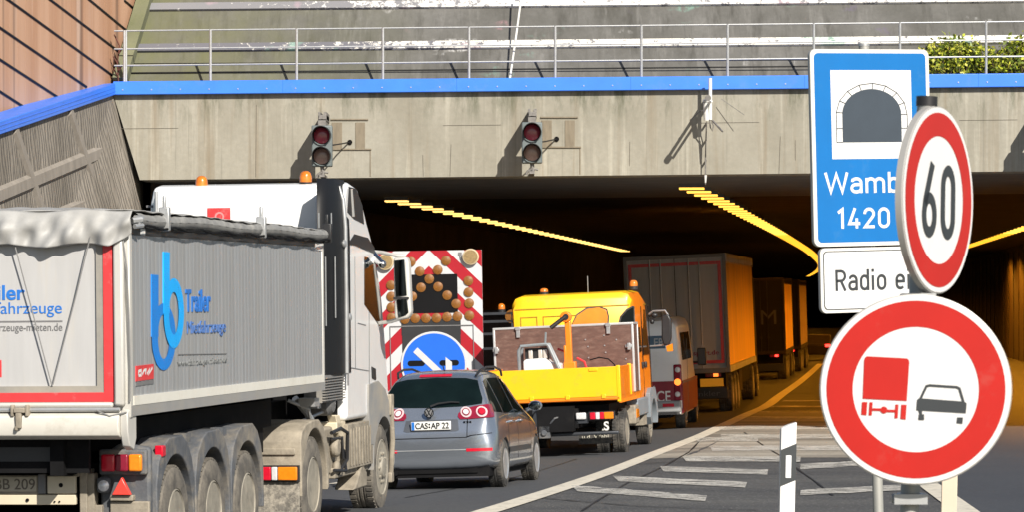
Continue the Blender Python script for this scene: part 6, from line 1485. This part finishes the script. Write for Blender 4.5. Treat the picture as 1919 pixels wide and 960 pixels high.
def dtext(s, px0, px1, pyt, pyb, m, par, t_=.15, fn=None, y=-.004):
    f = fn or bpx; (x0, z1), (x1, z0) = f(px0,pyt), f(px1,pyb); dyc = 0
    mb = MB(); tmp = MB(); e = din(tmp, s, 0, 0, 1); h = z1-z0; sx = (x1-x0)/h/(e-.06-.06)
    tm = MB(); din(tm, s, x0-.03*h, z0, h, t_, sx, y); mb.add(tm.v, tm.f); mb.build('lettering', m, par, smooth=0)
dtext('Wambel', 1547, 1728, 322, 361, M_wl, pn); dtext('1420 m', 1569, 1722, 389, 427, M_wl, pn)
w2_, h2_ = 214/SS/CY_, 122/SS
t, pn, rr = panel_sign('radio_panel', 'white supplementary panel with black lettering below the blue tunnel sign', 1646, 524, DS-.01, w2_, h2_, YW, LN, .045)
def rpx(x, y): dy = y-524; xx = x-(1646+dy*.027); return xx/SS/CY_, -dy/SS
mb = MB(); mb.add([(x,-.0025,z) for x,z in rr(w2_-.05,h2_-.045,.035)], [tuple(range(28))]); mb.build('black_frame', M_sk, pn, smooth=0)
mb = MB(); mb.add([(x,-.0035,z) for x,z in rr(w2_-.066,h2_-.061,.03)], [tuple(range(28))]); mb.build('white_field', M_sw, pn, smooth=0)
dtext('Radio ein', 1566, 1727, 504, 544, M_sk, pn, .135, rpx, -.005)
b_ = W(1646,960,DS+.07); gp = vz(b_.x, DS)-.1; tp = W(1619,86,DS+.07); k = (tp.z-gp)/(tp.z-b_.z); bt = tp.lerp(b_, k)
post = thing('sign_post', 'grey post behind the blue tunnel sign, seen below the round sign', 'sign post', bt)
mb = MB(); mb.cyl(tp-bt, (0,0,0), .04, n=18); mb.build('tube', M_pole, post)
mb = MB(); mb.cyl(tp-bt, tp-bt+Vector((0,0,.02)), .043, n=18); mb.build('cap', M_steel, post)
# delineator posts
M_del = mat('white_delineator', (.76,.75,.74), .45, var=.05, dirt=(.5,.47,.42), dirtamt=.2, dscale=5)
def delineator(label, px, ptop, d, lean, m, front=True):
    tp = W(px,ptop,d); bz = vz(tp.x, d)-.05; H = tp.z-bz
    t = thing('delineator_post', label, 'delineator', (tp.x+lean*H*1., d, bz), R(-8) if front else R(6), 0, -lean, 'delineator posts by the signs')
    mb = MB(); w = .0585; mb.prism([(-w,.0),(w,.0),(w,.05),(.02,.1),(-.02,.1),(-w,.05)], 'z', 0, H-.05)
    for i in range(6, 12): x, y, z = mb.v[i]; mb.v[i] = (x, y, z+.05*(x+w)/(2*w)-.0)
    b = mb.build('post', m, t, bevel=.006)
    if front:
        z0, z1 = H-.485, H-.21; mb = MB(); mb.add([(-w-.001,-.002,z0+.0),(w+.001,-.002,z0+.05),(w+.001,-.002,z1+.05),(-w-.001,-.002,z1),(w+.002,.05,z0+.05),(w+.002,.05,z1+.05)], [(0,1,2,3),(1,4,5,2)]); bb = mb.build('black_band', M_sk, t, smooth=0, fix=False)
        mb = MB(); mb.box(-.022,.022,-.008,-.002,z0+.065,z0+.235); mb.build('reflector', mat('white_reflector', (.75,.76,.78), .2, .1, var=.1, scale=60, coat=.5), bb, bevel=.004)
    return t
delineator('white delineator post with black band and reflector, left of the round signs', 1467, 792, 24, R(1.3), M_del)
delineator('plain cream delineator post seen from behind under the no-overtaking sign', 1771, 800, 24, R(1.2), mat('cream_delineator', (.62,.53,.42), .5, var=.06), False)
